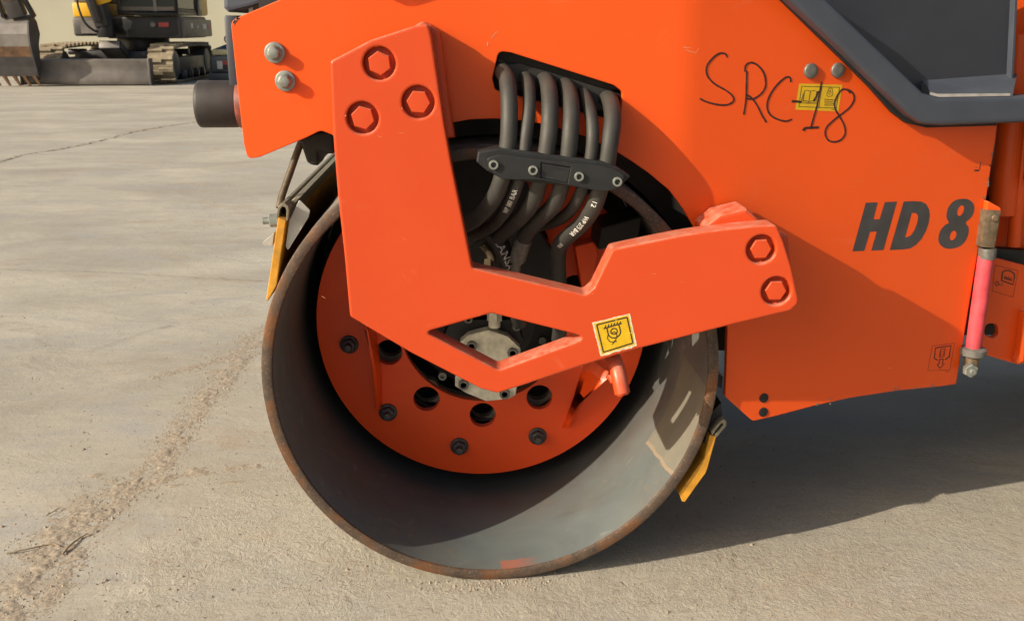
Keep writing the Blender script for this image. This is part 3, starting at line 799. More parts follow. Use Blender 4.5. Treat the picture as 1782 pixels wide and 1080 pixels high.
# warning sticker on the arm
def quad_arm(c, d):
    def M(u, v):
        a = Vector(c[0]).lerp(Vector(c[1]), u); b = Vector(c[3]).lerp(Vector(c[2]), u); q = a.lerp(b, v)
        return at_f(q.x, q.y, lambda x, z: f_arm(x, z) - d)
    return M
qc = [(1030.2, 561.3), (1096, 545), (1108.5, 601.5), (1045.2, 620)]
g = Geo(); M = quad_arm(qc, 0.0002)
edge = [M(u + (random.gauss(0, .006)), 0 + random.gauss(0, .006)) for u in [k / 12 for k in range(12)]] + [M(1 + random.gauss(0, .006), k / 12) for k in range(12)] + [M(1 - k / 12, 1 + random.gauss(0, .012)) for k in range(12)] + [M(random.gauss(0, .006), 1 - k / 12) for k in range(12)]
flat_poly(g, [edge], WORN)
M = quad_arm(qc, 0.00035)
edge = [M(.035 + .93 * k / 12, .03 + abs(random.gauss(0, .008))) for k in range(12)] + [M(.965 - abs(random.gauss(0, .01)), .03 + .92 * k / 12) for k in range(12)] + [M(.965 - .93 * k / 12, .955 - abs(random.gauss(0, .014))) for k in range(12)] + [M(.035 + abs(random.gauss(0, .006)), .955 - .92 * k / 12) for k in range(12)]
flat_poly(g, [edge], STICKER)
M = quad_arm(qc, 0.0005)
# local print coordinates measured on a straightened sticker
for a, b in (((.105, .095), (.60, .095)), ((.63, .095), (.91, .095)), ((.91, .095), (.91, .56)), ((.91, .585), (.91, .885)), ((.91, .885), (.10, .905)), ((.10, .905), (.105, .095))): line(g, M, [a, b], 0.0021, PRINT)
line(g, M, [(.25, .25), (.74, .235)], 0.0019, PRINT)
for k in range(6): line(g, M, [(.285 + .078 * k, .25), (.335 + .078 * k, .165)], 0.0017, PRINT)
up = [(.34, .25), (.335, .42)] + [(.50 + .165 * math.cos(math.radians(a)), .43 + .165 * math.sin(math.radians(a))) for a in range(175, -1, -20)] + [(.665, .43), (.66, .24)]
line(g, M, up, 0.0019, PRINT)
line(g, M, [(.50 + .085 * math.cos(math.radians(a)), .40 + .085 * math.sin(math.radians(a))) for a in range(0, 361, 24)], 0.0018, PRINT)
line(g, M, [(.44, .43), (.50, .42), (.55, .47), (.55, .54), (.50, .64), (.41, .73), (.36, .75)], 0.0015, PRINT)
line(g, M, [(.32, .46), (.29, .56), (.33, .66), (.42, .70), (.51, .70)], 0.0015, PRINT)
g.build('warning_sticker', arm, smooth=0)['label'] = 'yellow square sticker with a lashing eye pictogram'
# wear on the arm: chips at the bores and edges, fine scratches
g = Geo()
def on_arm(x, y, d=0.0003): return at_f(x, y, lambda x, z: f_arm(x, z) - d)
def chip(c, r, mat):
    g.add([c + Vector((r * random.uniform(.5, 1.2) * math.cos(k * 1.05), 0, r * random.uniform(.5, 1.2) * math.sin(k * 1.05))) for k in range(6)], [tuple(range(6))], mat)
for (x, y, r, h) in BOLTS:
    for _ in range(3):
        a = random.uniform(0, 6.28); chip(on_arm(x + (r + 2.2) * math.cos(a), y + (r + 2.2) * math.sin(a)), random.uniform(.0004, .0010), random.choice((SCUFF, SCR)))
for x, y in ((757, 92), (766, 160), (776, 236), (790, 310), (806, 392), (1012, 636), (940, 658), (1140, 598), (1300, 557), (1383, 500), (610, 540), (640, 565), (588, 300), (583, 250), (690, 64), (650, 80), (1190, 414), (1280, 400), (1030, 511), (1047, 468)):
    if random.random() < 0.4: chip(on_arm(x + random.uniform(-2, 2), y + random.uniform(-1, 3)), random.uniform(.0004, .0011), random.choice((SCUFF, SCR, SCR)))
for _ in range(6):
    x, y = random.choice(((640, 330), (690, 430), (720, 520), (880, 560), (1180, 500), (1250, 480), (660, 260)))
    x += random.uniform(-50, 50); y += random.uniform(-35, 35); a = random.uniform(-0.6, 0.6); l = random.uniform(3, 14)
    ribbon(g, [on_arm(x, y), on_arm(x + l * .5 * math.cos(a), y + l * .5 * math.sin(a) + .4), on_arm(x + l * math.cos(a), y + l * math.sin(a))], random.uniform(.0002, .0005), SCR)
g.build('paint_wear', arm, smooth=0)['kind'] = 'stuff'
# lashing bar under the arm
pth = smooth_path([at(1056, 606, 0.06), at(1063, 617, -0.02), at(1071, 632, -0.052), at(1077, 655, -0.070), at(1084, 688, -0.082)], 6)
g = Geo(); r0 = 0.0118; rad = [r0] * len(pth); rad[-1] = r0 * 0.70; pth.insert(-1, pth[-1] + (pth[-2] - pth[-1]).normalized() * 0.006); rad.insert(-1, r0 * 0.97)
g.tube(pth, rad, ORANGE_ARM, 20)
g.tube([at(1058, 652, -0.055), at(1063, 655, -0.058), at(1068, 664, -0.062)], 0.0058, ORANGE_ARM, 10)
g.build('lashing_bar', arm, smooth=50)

# hoses
def hose(ctrl, dia, mat=HOSE, name='hydraulic_hose', seg=28):
    pts = smooth_path([at(*c) for c in ctrl], 8)
    g = Geo(); g.tube(pts, dia / 2, mat, seg)
    o = g.build(name, ROOT, smooth=60)
    return o, pts
def text_on(o, pts, text, s0, size, phi, r, flip=False, mat=WHITE, squeeze=1.0):
    """lettering printed along a hose: s0 metres from its start, at angle phi round it"""
    cu = bpy.data.curves.new('print', 'FONT'); cu.body = text; cu.size = size; cu.resolution_u = 2; cu.offset = size * 0.014
    tmp = bpy.data.objects.new('print', cu); COL.objects.link(tmp)
    dg = bpy.context.evaluated_depsgraph_get()
    me = bpy.data.meshes.new_from_object(tmp.evaluated_get(dg))
    bpy.data.objects.remove(tmp)
    fr = frames(pts); S = [0.0]
    for i in range(1, len(pts)): S.append(S[-1] + (pts[i] - pts[i - 1]).length)
    k0 = min(range(len(S)), key=lambda k: abs(S[k] - s0 - 0.02))
    v0 = CAM - fr[k0][0]; phi += math.atan2(v0.dot(fr[k0][3]), v0.dot(fr[k0][2]))   # printed on the outer side
    h = size * 0.35; W = max(v.co.x for v in me.vertices)
    vs = []
    for v in me.vertices:
        x = v.co.x * squeeze; y = v.co.y - h
        if flip: x, y = W * squeeze - x, -y
        s = min(max(s0 + x, 0), S[-1] - 1e-6)
        i = max(k for k in range(len(S) - 1) if S[k] <= s); t = (s - S[i]) / max(S[i + 1] - S[i], 1e-9)
        p = fr[i][0].lerp(fr[i + 1][0], t); u = fr[i][2].lerp(fr[i + 1][2], t).normalized(); w = fr[i][3].lerp(fr[i + 1][3], t).normalized()
        a = phi - y / r
        vs.append(p + (u * math.cos(a) + w * math.sin(a)) * (r + 0.0008))
    g = Geo(); g.add(vs, [list(p.vertices) for p in me.polygons], mat)
    bpy.data.meshes.remove(me)
    return g.build('hose_print', o, smooth=0)
def arclen(pts, px, py):
    """distance along a hose to the point seen at px, py"""
    best, s, out = 1e9, 0.0, 0.0
    for i, p in enumerate(pts):
        if i: s += (p - pts[i - 1]).length
        d = p - CAM; z = d.dot(FWD); q = (891 + FPX * d.dot(RIGHT) / z - px) ** 2 + (540 - FPX * d.dot(UP) / z - py) ** 2
        if q < best: best, out = q, s
    return out
yc = -0.062
h1, p1 = hose([(862, 128, .05), (872, 124, .015), (882, 138, -.018), (886, 180, -.047), (885, 240, -.060), (879, 285, yc), (871, 318, -.058), (860, 343, -.045), (840, 369, -.015), (815, 389, .03), (780, 400, .09)], 0.0245)
h2, p2 = hose([(908, 140, .05), (915, 136, .015), (920, 152, -.018), (921, 190, -.045), (916, 232, -.058), (911, 275, yc), (903, 312, -.056), (892, 342, -.045), (877, 370, -.015), (855, 394, .04), (825, 410, .10)], 0.0185)
h3, p3 = hose([(940, 146, .05), (949, 140, .015), (955, 156, -.018), (957, 190, -.045), (955, 232, -.060), (949, 275, yc), (938, 318, -.056), (928, 350, -.04), (907, 377, -.005), (882, 399, .04), (862, 420, .09)], 0.0245)
h4, p4 = hose([(976, 157, .05), (984, 150, .015), (991, 166, -.018), (994, 195, -.045), (992, 235, -.060), (987, 280, yc), (977, 323, -.056), (965, 355, -.04), (940, 380, -.005), (919, 402, .03), (911, 420, .05)], 0.0245)
h5, p5 = hose([(1008, 168, .05), (1015, 163, .015), (1022, 178, -.018), (1029, 205, -.045), (1031, 243, -.060), (1026, 285, yc), (1014, 326, -.056), (1002, 354, -.04), (982, 376, -.005), (955, 389, .04), (925, 395, .10)], 0.0185)
h6, p6 = hose([(1050, 182, .05), (1058, 172, .015), (1064, 186, -.020), (1066, 210, -.045), (1062, 243, -.060), (1055, 288, yc), (1043, 332, -.058), (1032, 362, -.048), (1013, 389, -.025), (990, 410, .0), (974, 428, .03), (971, 455, .06), (973, 495, .09), (975, 560, .13), (972, 590, .17)], 0.0250)
hh, phs = hose([(785, 452, .16), (803, 428, .13), (828, 404, .105), (852, 404, .09), (872, 428, .08), (886, 462, .085), (895, 505, .10), (904, 560, .17)], 0.0285, HOSE_DARK)
text_on(hh, phs, 'HANSA-FLEX', arclen(phs, 862, 414), 0.0160, 0.0, 0.01425, squeeze=1.0)
text_on(h6, p6, '12', arclen(p6, 1035, 347) - 0.004, 0.0096, 0.0, 0.0125)
text_on(h6, p6, 'WP 275 BAR', arclen(p6, 1027, 369), 0.0096, 0.0, 0.0125, squeeze=0.95)
text_on(h6, p6, '100', arclen(p6, 985, 415), 0.0085, 0.0, 0.0125)
text_on(h2, p2, 'WP 180 BAR', arclen(p2, 897, 330) - 0.006, 0.0095, 0.0, 0.00925, flip=True, squeeze=0.9)
g = Geo()
fp = smooth_path([at(912, 416, .045), at(906, 434, .055), at(900, 455, .06)], 3)
g.tube(fp, [0.0128, 0.0132, 0.0134, 0.0134, 0.0132, 0.0128, 0.0110], ZINC_DULL, 18)
g.tube([at(900, 455, .06), at(897, 472, .065), at(893, 500, .08)], 0.0078, ZINC_DULL, 14)
g.build('crimp_ferrule', h4, smooth=40)
g = Geo()
g.tube(smooth_path([at(840, 425, .10), at(852, 440, .10), at(857, 452, .10)], 4), 0.0072, DARKBRASS, 12)
g.lathe([(0.0085, 0.0), (0.0085, 0.03)], at(851, 480, .10), (0, 0, 1), DARKBRASS, 6)
g.build('elbow_fitting', hh, smooth=40)

# hose clamp
f_cb = lambda x, z: -0.083
g = Geo()
slab(g, px_loop([(832, 264, 3), (868, 257), (1050, 281), (1073, 290), (1098, 307, 3), (1082, 322, 3), (1062, 332), (875, 312), (848, 298, 3), (829, 282, 3)], lambda x, z: -0.076), [], lambda x, z: -0.076, 0.032, 0.003, CLAMP)
clamp = g.build('hose_clamp', ROOT)
g = Geo()
slab(g, px_loop([(848, 276, 4), (868, 270), (958, 279.5), (1046, 288.5), (1070, 294, 4), (1086, 304, 4), (1084, 321, 5), (1067, 331, 6), (1045, 333), (941, 313), (876, 312, 6), (850, 296, 5)], lambda x, z: -0.087), [px_loop([(941.5, 283), (993.5, 291), (988, 319), (941, 310)], lambda x, z: -0.087)], lambda x, z: -0.087, 0.0112, 0.0012, CLAMP)
slab(g, px_loop([(942.5, 284), (992.5, 292), (987, 318), (942, 309)], lambda x, z: -0.0858), [], lambda x, z: -0.0858, 0.008, 0.0004, CLAMP)
cplate = g.build('clamp_plate', clamp)
g = Geo()
for row in range(2):
    for k in range(9 if row == 0 else 5):
        x0 = 946 + k * 4.7 + 6 * row; y0 = 291 + 0.155 * (x0 - 946) + 11 * row
        for _ in range(2): ribbon(g, [at(x0 + random.uniform(0, 1), y0 - 2.4, -0.0861), at(x0 + random.uniform(1, 3), y0 + random.uniform(1, 2.4), -0.0861)], 0.0007, CLAMP)
g.build('embossed_marks', clamp, smooth=0)
cs = socket_mesh(0.0066, 0.0045, ZINC)
for x, y in ((859, 286.5), (927.5, 296), (1007.5, 307), (1074, 316)): link('screw', cs, clamp, at(x, y, -0.0868))

# scrapers: yellow blades lying along the drum in steel channels
def box_between(g, quad_px, y0, y1, mat):
    """a bar along the machine's width; its end section is quad_px, measured at depth y0"""
    a = [at(x, y, y0) for x, y in quad_px]; b = [Vector((p.x, y1, p.z)) for p in a]; n = len(a)
    g.add(a + b, [tuple(range(n)), tuple(range(2 * n - 1, n - 1, -1))] + [(i, (i + 1) % n, n + (i + 1) % n, n + i) for i in range(n)], mat)
YS = 0.03
g = Geo()
box_between(g, [(484.5, 376), (498.5, 378), (481, 497), (465.5, 525), (463, 521)], YS, 0.86, YELLOW_PU)
sc = g.build('scraper', ROOT, smooth=0, bevel=0.0012)
sc['label'] = 'yellow scraper blade on the front of the drum'
g = Geo()
chan = [(480.5, 378), (483.5, 361), (489, 353.5), (495.5, 353), (501, 358), (503, 366), (501, 384), (497.5, 384), (498.5, 367), (496.5, 361), (491.5, 359), (487.5, 364), (485, 379)]
box_between(g, chan, YS - 0.006, 0.86, STEEL_OLIVE)
g.build('channel', sc, smooth=0, bevel=0.0006)
g = Geo()
box_between(g, [(500, 354), (513, 344), (524, 342), (507, 362)], YS + 0.03, 0.86, STEEL_OLIVE)
g.build('guide_rail', sc, smooth=0, bevel=0.001)
plate('side_tab', [(521, 347, 3), (539.5, 366, 4), (537, 378, 4), (501, 436, 3), (497, 428, 3), (503, 384)], lambda x, z: YS + 0.010, 0.003, TAB, sc, ch=0.0006)
g = Geo(); nb = at(481, 383, YS + 0.012)
ax = Vector((-1, 0, -0.05))
g.lathe([(0.0105, -0.004), (0.0105, 0.009), (0.009, 0.0105)], nb, ax, ZINC, 6); g.lathe([(0.0055, 0.010), (0.0055, 0.020), (0.0045, 0.021)], nb, ax, ZINC, 14)
g.build('nut', sc, smooth=30)
plate('angle_tab', [(477, 405), (474, 428, 2), (459, 427, 2), (457, 422)], lambda x, z: YS + 0.016, 0.02, TAB, sc, ch=0.0006)
g = Geo(); g.tube(smooth_path([at(486, 362, .06), at(491, 340, .07), at(505, 300, .085), at(523, 250, .10), at(540, 215, .11)], 5), 0.0056, DARKBRASS, 10)
g.build('support_rod', sc, smooth=50)
DARKRUB = simple('dark_bracket', (0.016, 0.013, 0.011), 0.6)
g = Geo()
slab(g, px_loop([(520, 244), (545, 232), (580, 226), (584, 268, 6), (566, 268, 6), (553, 262, 4), (554, 284, 4), (546, 289, 4), (534, 283, 5), (527, 262, 4)], lambda x, z: 0.09), [], lambda x, z: 0.09, 0.12, 0.005, DARKRUB)
box_between(g, [(540, 276), (556, 282), (553, 288), (540, 286)], 0.10, 0.16, DARKRUB)
g.build('scraper_bracket', ROOT)
g = Geo()
bl = [(1184, 862), (1179.5, 853), (1192, 828), (1216, 790), (1236, 752), (1246.5, 758), (1232, 812), (1228, 822), (1192, 873), (1186, 871)]
YR = 0.010
box_between(g, [(1182, 858), (1226, 797), (1235, 756), (1246.5, 759), (1232, 812), (1228.5, 822), (1192, 873), (1187, 872)], YR, 0.86, YELLOW_PU)
sc2 = g.build('scraper', ROOT, smooth=0, bevel=0.001)
sc2['label'] = 'yellow scraper blade behind the drum'
g = Geo()
box_between(g, [(1239, 757), (1237.5, 750), (1254, 733), (1260, 730), (1264, 733), (1263.5, 741), (1247, 760), (1243.5, 757), (1258.5, 740), (1259, 736), (1255, 736)], YR - 0.003, 0.86, STEEL_OLIVE)
box_between(g, [(1225, 770), (1236, 720), (1255, 700), (1258, 728), (1238, 752), (1233, 774)], YR + 0.015, 0.86, DARKFRAME)
g.build('channel', sc2, smooth=0)

# rubber buffer on the front
g = Geo(); c0, c1 = at(416, 181, 0.055), at(346, 181, 0.055); r = (at(380, 140.5, 0.055) - at(380, 222.5, 0.055)).length / 2
n = (c1 - c0).normalized(); Lb = (c1 - c0).length
g.lathe([(r * 0.97, 0.0), (r * 1.0, 0.004), (r * 1.0, Lb - 0.006), (r * 0.985, Lb - 0.002), (r * 0.93, Lb), (0, Lb)], c0, (-1, 0, 0), RUBBER, 56)
SEAT = simple('rusty_primer', (0.20, 0.050, 0.030), 0.6, scale=60, vary=0.4)
buf = g.build('rubber_buffer', ROOT, smooth=40)
g = Geo(); g.lathe([(r * 1.02, -0.03), (r * 1.02, -0.002), (r * 0.98, 0.0)], c0, (-1, 0, 0), SEAT, 48)
g.build('buffer_seat', buf, smooth=40)

# grey bodywork at the upper left
f_c = lambda x, z: 0.04
g = Geo()
slab(g, px_loop([(388, -40), (388.5, 14, 4), (397, 22, 5), (440, 12), (486, -4), (486, -60), (388, -60)], lambda x, z: 0.03), [], lambda x, z: 0.03, 0.86, 0.006, GREYPLAST)
g.build('front_cover', ROOT)
g = Geo(); g.box((-0.382, 0.035, 0.775), (-0.362, 0.95, 0.905), GREYPANEL)
a = at(391, 20, 0.05); b_ = at(404, 142, 0.05)
g.build('front_post', ROOT, bevel=0.003)
g = Geo(); p = at(437, 16, 0.04); g.box((p.x - 0.0035, 0.04, p.z - 0.02), (p.x + 0.0030, 0.046, p.z + 0.004), simple('white_clip', (0.55, 0.53, 0.48), 0.6))
g.build('clip', ROOT)
# unseen overhang added above the view; its lower corner shades the plate
tip = at(700, 29, 0.0) - Vector((2, 1, -1.12)) * 0.085
g = Geo()
slab(g, rounded([(tip.x - 0.004, tip.z, 0.03), (tip.x + 0.30, tip.z + 0.105), (tip.x + 0.30, tip.z + 0.22), (tip.x - 0.02, tip.z + 0.22)]), [], lambda x, z: tip.y, 0.20, 0.006, GREYPLAST)
g.build('shadow_overhang', ROOT)

# grey hood at the upper right, standing proud of the folded plate
OVER = 0.040
f_h = lambda x, z: f_plate(x, z) - OVER
hood = plate('engine_hood', [(1310, -60), (1372, 0), (1460, 82), (1540, 160), (1583, 202), (1607, 217, 16), (1640, 219), (1782, 213.5), (1990, 206), (1990, 160), (1800, 167.5), (1630, 169.5), (1608, 162, 14), (1560, 115), (1440, 0), (1375, -60)], f_h, 0.05, GREYPLAST, ROOT, ch=0.007)
f_hp = lambda x, z: f_plate(x, z) + 0.030
f_mid = lambda x, z: f_plate(x, z) - 0.034
plate('hood_panel', [(1355, -70), (1415, 8), (1540, 126), (1590, 172), (1640, 180), (1757.5, 170), (1765, 20), (1769, -70)], f_hp, 0.03, GREYPANEL, hood, ch=0.0015)
plate('hood_edge', [(1757.5, 170), (1762, 170), (1767, 90), (1774, -70), (1769, -70), (1765, 20)], lambda x, z: f_plate(x, z) + 0.016, 0.03, GREYPLAST, hood, ch=0.001)
g = Geo(); a_, b_ = at_f(1632, 169, f_h), at_f(1760, 167, f_h)
DUSTLEDGE = simple('dusty_ledge', (0.42, 0.40, 0.37), 0.8, bmp=0)
cpt = [(1618, 160), (1632, 163.5), (1758, 162.5), (1758, 167), (1634, 169), (1618, 165)]
sl_ = [at_f(1606, 140, f_hp), at_f(1770, 128, f_hp), at_f(1762, 168, f_mid), at_f(1626, 170, f_mid)]
g.add(sl_ + [p + Vector((0, 0.01, -0.012)) for p in sl_], [(0, 1, 2, 3), (7, 6, 5, 4), (0, 4, 5, 1), (1, 5, 6, 2), (2, 6, 7, 3), (3, 7, 4, 0)], GREYPLAST)
g.add([at_f(x, y, lambda x, z: f_mid(x, z) - 0.003) for x, y in cpt], [tuple(range(6))], DUSTLEDGE)
g.build('hood_ledge', hood, smooth=0)
plate('hood_seal', [(1300, -60), (1358, -1), (1469, 107), (1512, 150), (1553, 196), (1577, 214, 6), (1613, 222.5), (1735, 219), (1735, 195), (1640, 195), (1560, 140), (1460, 50), (1340, -60)], lambda x, z: f_plate(x, z) - 0.012, 0.010, GASKET, hood, ch=0.002)

# articulation and rear frame at the right edge
YB = 0.12
CH2 = DARKFRAME
g = Geo()
g.box((-0.33, 0.03, 0.80), (0.24, 0.95, 1.25), CH2); g.box((0.24, 0.20, 0.80), (0.72, 0.95, 1.25), CH2); g.box((0.42, 0.20, 0.46), (0.72, 0.95, 0.80), CH2)
wh = [Vector((-0.165, 0.86)), Vector((0.43, 0.86)), Vector((0.43, 0.36))] + [Vector((0.366 * math.cos(math.radians(a)), 0.36 + 0.366 * math.sin(math.radians(a)))) for a in range(0, 117, 4)]
slab(g, wh, [], lambda x, z: 0.115, 0.80, 0.0, CH2)
g.build('chassis', ROOT, smooth=0)
f_r = lambda x, z: 0.225
g = Geo()
slab(g, px_loop([(1750, -90), (1900, -90), (1900, 440), (1716, 432), (1728, 372)], f_r), [], f_r, 0.2, 0.004, ORANGE)
pc = [at(1757, y, 0.155) for y in (205, 300, 372)]
g.tube([at(1775, 60, 0.21), at(1745, 372, 0.21)], 0.024, ORANGE, 24)
g.tube([at(1795, 100, 0.20), at(1764, 428, 0.20)], 0.012, ORANGE, 18)
rear = g.build('rear_frame', ROOT, smooth=40)
g = Geo(); slab(g, px_loop([(1719, 349, 3), (1742, 362, 3), (1743, 371), (1716, 371)], lambda x, z: 0.10), [], lambda x, z: 0.10, 0.06, 0.002, ORANGE)
g.build('lug', rear)
f_rl = lambda x, z: 0.165
g = Geo()
slot = [(1712, 582, 14), (1716, 562, 12), (1736, 563, 10), (1738, 582, 10), (1728, 589, 8)]
rl = plate('tie_plate', [(1716, 444), (1727, 447), (1800, 466), (1800, 628, 5), (1772, 634, 6), (1740, 625), (1706, 614)], f_rl, 0.012, ORANGE, ROOT, holes=[slot], ch=0.0015)
g = Geo()
g.box((0.70, 0.24, 0.34), (1.3, 0.8, 0.60), DARKFRAME)
box_between(g, [(1700, 430), (1830, 440), (1830, 475), (1700, 455)], 0.20, 0.3, BLACK)
g.build('rear_chassis', ROOT, smooth=0)
g = Geo(); box_between(g, [(1783, 545), (1790, 545), (1782, 628), (1770, 634), (1768, 630), (1774, 618)], 0.145, 0.163, ORANGE); g.build('edge_flange', rl, smooth=0, bevel=0.0015)
M0 = [(1732, 461), (1772, 471), (1763, 517), (1727, 506)]
def MM(u, v):
    a = Vector(M0[0]).lerp(Vector(M0[1]), u); b = Vector(M0[3]).lerp(Vector(M0[2]), u); q = a.lerp(b, v)
    return at(q.x, q.y, 0.1640)
g = Geo(); frame_line(g, MM, 0, 0, 1, 1, 0.0006, PRINT_BROWN)
line(g, MM, [(.36, .52), (.36, .18), (.45, .12), (.60, .08), (.75, .10), (.86, .15), (.90, .25), (.90, .55), (.36, .52)], 0.0020, PRINT)
line(g, MM, [(.45, .40), (.52, .32), (.57, .40), (.64, .31), (.70, .40), (.76, .32), (.82, .42), (.45, .40)], 0.0016, PRINT)
line(g, MM, [(.08, .68), (.17, .58), (.27, .68), (.18, .78), (.08, .68)], 0.0015, PRINT)
line(g, MM, [(.27, .68), (.42, .70), (.42, .60)], 0.0008, PRINT_BROWN)
g.build('coolant_pictogram', rl, smooth=0)
g = Geo(); g.lathe([(0.20, 0.0), (0.35, 0.0), (0.36, 0.01), (0.36, 0.99), (0.35, 1.0), (0.0, 1.0)], (1.72, 0.0, 0.36), (0, 1, 0), RIM, 64); g.build('rear_drum', ROOT)
g = Geo(); g.box((0.92, 0.05, 0.62), (2.15, 0.95, 1.30), GREYPANEL); g.build('rear_body', ROOT, bevel=0.02)
# steering lock bar
yb = 0.105
g = Geo()
tp, bt = at(1716, 445, yb), at(1694, 604, yb)
g.tube([tp, bt], 0.0128, PINK, 24)
bar = g.build('steering_lock_bar', ROOT, smooth=50)
g = Geo(); box_between(g, [(1716, 366), (1742, 367), (1742, 372), (1731, 432), (1707, 430)], yb - 0.012, yb + 0.016, RUSTYOLIVE)
pp = at(1731, 379, yb - 0.012); g.lathe([(0.0060, 0.0), (0.0060, -0.003), (0.005, -0.0036)], pp, (0, 1, 0), RUSTYOLIVE, 20)
g.build('bar_head', bar, bevel=0.0012)
g = Geo(); g.tube([at(1719, 431, yb), at(1717, 449, yb)], 0.0142, ZINC_DULL, 24); g.build('sleeve', bar, smooth=50)
g = Geo()
c = at(1694, 606, yb); ax = (tp - bt).normalized()
g.lathe([(0.0205, -0.011), (0.0215, -0.004), (0.0215, 0.0), (0.016, 0.0025)], c, ax, RUBGREY, 28); g.build('rubber_collar', bar, smooth=40)
g = Geo(); g.tube([at(1692, 618, yb), at(1688, 645, yb)], 0.0125, RUSTYOLIVE, 18); c = at(1687.5, 643, yb - 0.012)
g.build('bar_foot', bar, smooth=40)
g = Geo(); g.lathe([(0.0125, 0.002), (0.0125, -0.006), (0.0108, -0.008)], c, (0, 1, 0), ZINC, 6); g.lathe([(0.0058, -0.007), (0.0058, -0.013), (0.0045, -0.014)], c, (0, 1, 0), ZINC, 16)
g.build('nut', bar, smooth=30)
g = Geo(); box_between(g, [(1250, 650), (1258, 655), (1256, 676), (1248, 672)], 0.06, 0.3, GREYPLAST); g.build('splash_guard', ROOT, smooth=0)

# ------------------------------------------------------------------ excavator
EX = empty('excavator', (-5.5, 16.0, 0.0), 'yellow and grey compact crawler excavator with dozer blade by the cream wall', 'excavator')
X_GREY = simple('excavator_grey', (0.045, 0.043, 0.045), 0.5, scale=6, dust=0.3)
X_BROWN = simple('excavator_side_grey', (0.11, 0.095, 0.08), 0.5, scale=6, dust=0.3)
X_BLACK = simple('excavator_black', (0.012, 0.012, 0.014), 0.4, scale=6)
X_YEL = simple('excavator_yellow', (0.66, 0.36, 0.012), 0.45, scale=4, vary=0.08)
X_KHAKI = simple('excavator_cover', (0.56, 0.36, 0.07), 0.5, scale=4, vary=0.1)
X_STEEL = simple('blade_steel', (0.155, 0.142, 0.132), 0.5, 0.3, scale=5, vary=0.25, dust=0.3)
X_RUST = simple('bucket_rust', (0.14, 0.078, 0.04), 0.6, 0.2, scale=8, vary=0.5)
X_TRACK = simple('track_rubber', (0.24, 0.195, 0.125), 0.8, scale=12, vary=0.35, dust=0.5, bmp=0.3, bscale=60)
X_GLASS = bpy.data.materials.new('cab_glass'); nt, b = nodes_of(X_GLASS); b.inputs['Base Color'].default_value = (0.035, 0.045, 0.045, 1); b.inputs['Roughness'].default_value = 0.06
X_WHITE = simple('label_white', (0.5, 0.5, 0.47), 0.5, bmp=0)
X_RED = simple('label_red', (0.4, 0.05, 0.04), 0.5, bmp=0)
shoe_me = None
def track(x0, x1):
    global shoe_me
    r, y0, y1, zc = 0.27, 15.02, 17.05, 0.30
    g = Geo()
    xm0, xm1 = x0 + 0.06, x1 - 0.06
    g.box((xm0, y0 + 0.1, 0.14), (xm1, y1 - 0.1, 0.40), X_GREY)
    for yy, rr in ((y0, 0.22), (y1, 0.22)): g.lathe([(rr * .5, -0.02), (rr, 0.0), (rr, x1 - x0 - 0.10), (rr * .5, x1 - x0 - 0.08)], (x0 + 0.05, yy, zc), (1, 0, 0), X_GREY, 28)
    for k in range(4):
        yy = y0 + 0.42 + k * 0.40; g.lathe([(0.06, -0.02), (0.085, 0), (0.085, x1 - x0 - 0.08), (0.06, x1 - x0 - 0.05)], (x0 + 0.04, yy, 0.12), (1, 0, 0), X_BLACK, 16)
    g.lathe([(0.05, 0), (0.05, 0.3)], (x0 + 0.06, 15.95, 0.48), (1, 0, 0), X_BLACK, 12)
    t = g.build('crawler_track', EX, smooth=40, bevel=0.012)
    if shoe_me is None:
        s = Geo(); w = x1 - x0
        s.box((-w / 2, -0.085, -0.020), (w / 2, 0.085, 0.004), X_TRACK); s.box((-w / 2, -0.055, 0.004), (0.03, 0.01, 0.050), X_TRACK); s.box((-0.03, -0.01, 0.004), (w / 2, 0.055, 0.048), X_TRACK)
        shoe_me = s.mesh(Vector(), 'track_shoe', 30, 0.006, 1)
    per = 2 * (y1 - y0) + 2 * math.pi * r; n = 34
    for k in range(n):
        s = per * k / n; L1 = y1 - y0
        if s < L1: y, z, a = y0 + s, zc - r, math.pi
        elif s < L1 + math.pi * r:
            th = (s - L1) / r; y, z, a = y1 + r * math.sin(th), zc - r * math.cos(th), math.pi + th
        elif s < 2 * L1 + math.pi * r: y, z, a = y1 - (s - L1 - math.pi * r), zc + r, 0.0
        else:
            th = (s - 2 * L1 - math.pi * r) / r; y, z, a = y0 - r * math.sin(th), zc + r * math.cos(th), th
        if z > zc and y0 < y < y1: z += 0.02 * math.sin((y - y0) / L1 * math.pi)
        o = link('track_shoe', shoe_me, t, ((x0 + x1) / 2, y, z)); o.rotation_euler = (a, 0, 0)
track(-6.76, -6.36); track(-5.05, -4.62)
g = Geo()
g.box((-6.40, 15.4, 0.26), (-4.98, 16.6, 0.50), X_BLACK); g.lathe([(0.42, 0), (0.42, 0.22)], (-5.45, 16.0, 0.50), (0, 0, 1), X_BLACK, 32)
rot = Matrix.Rotation(math.radians(-28), 3, 'Y')
g.box((-5.86, 15.0, 0.42), (-5.52, 15.6, 0.56), X_STEEL, Matrix.Rotation(math.radians(-24), 3, 'X'))
g.build('undercarriage', EX, smooth=30, bevel=0.015)
g = Geo()
prof = [(14.42, 0.02), (14.40, 0.10), (14.43, 0.20), (14.43, 0.30), (14.40, 0.385), (14.46, 0.41), (14.52, 0.36), (14.52, 0.05)]
n = len(prof); xs = (-6.86, -4.92)
vs = [(x, y, z) for x in xs for y, z in prof]
g.add(vs, [tuple(range(n)), tuple(range(2 * n - 1, n - 1, -1))] + [(i, (i + 1) % n, n + (i + 1) % n, n + i) for i in range(n)], X_STEEL)
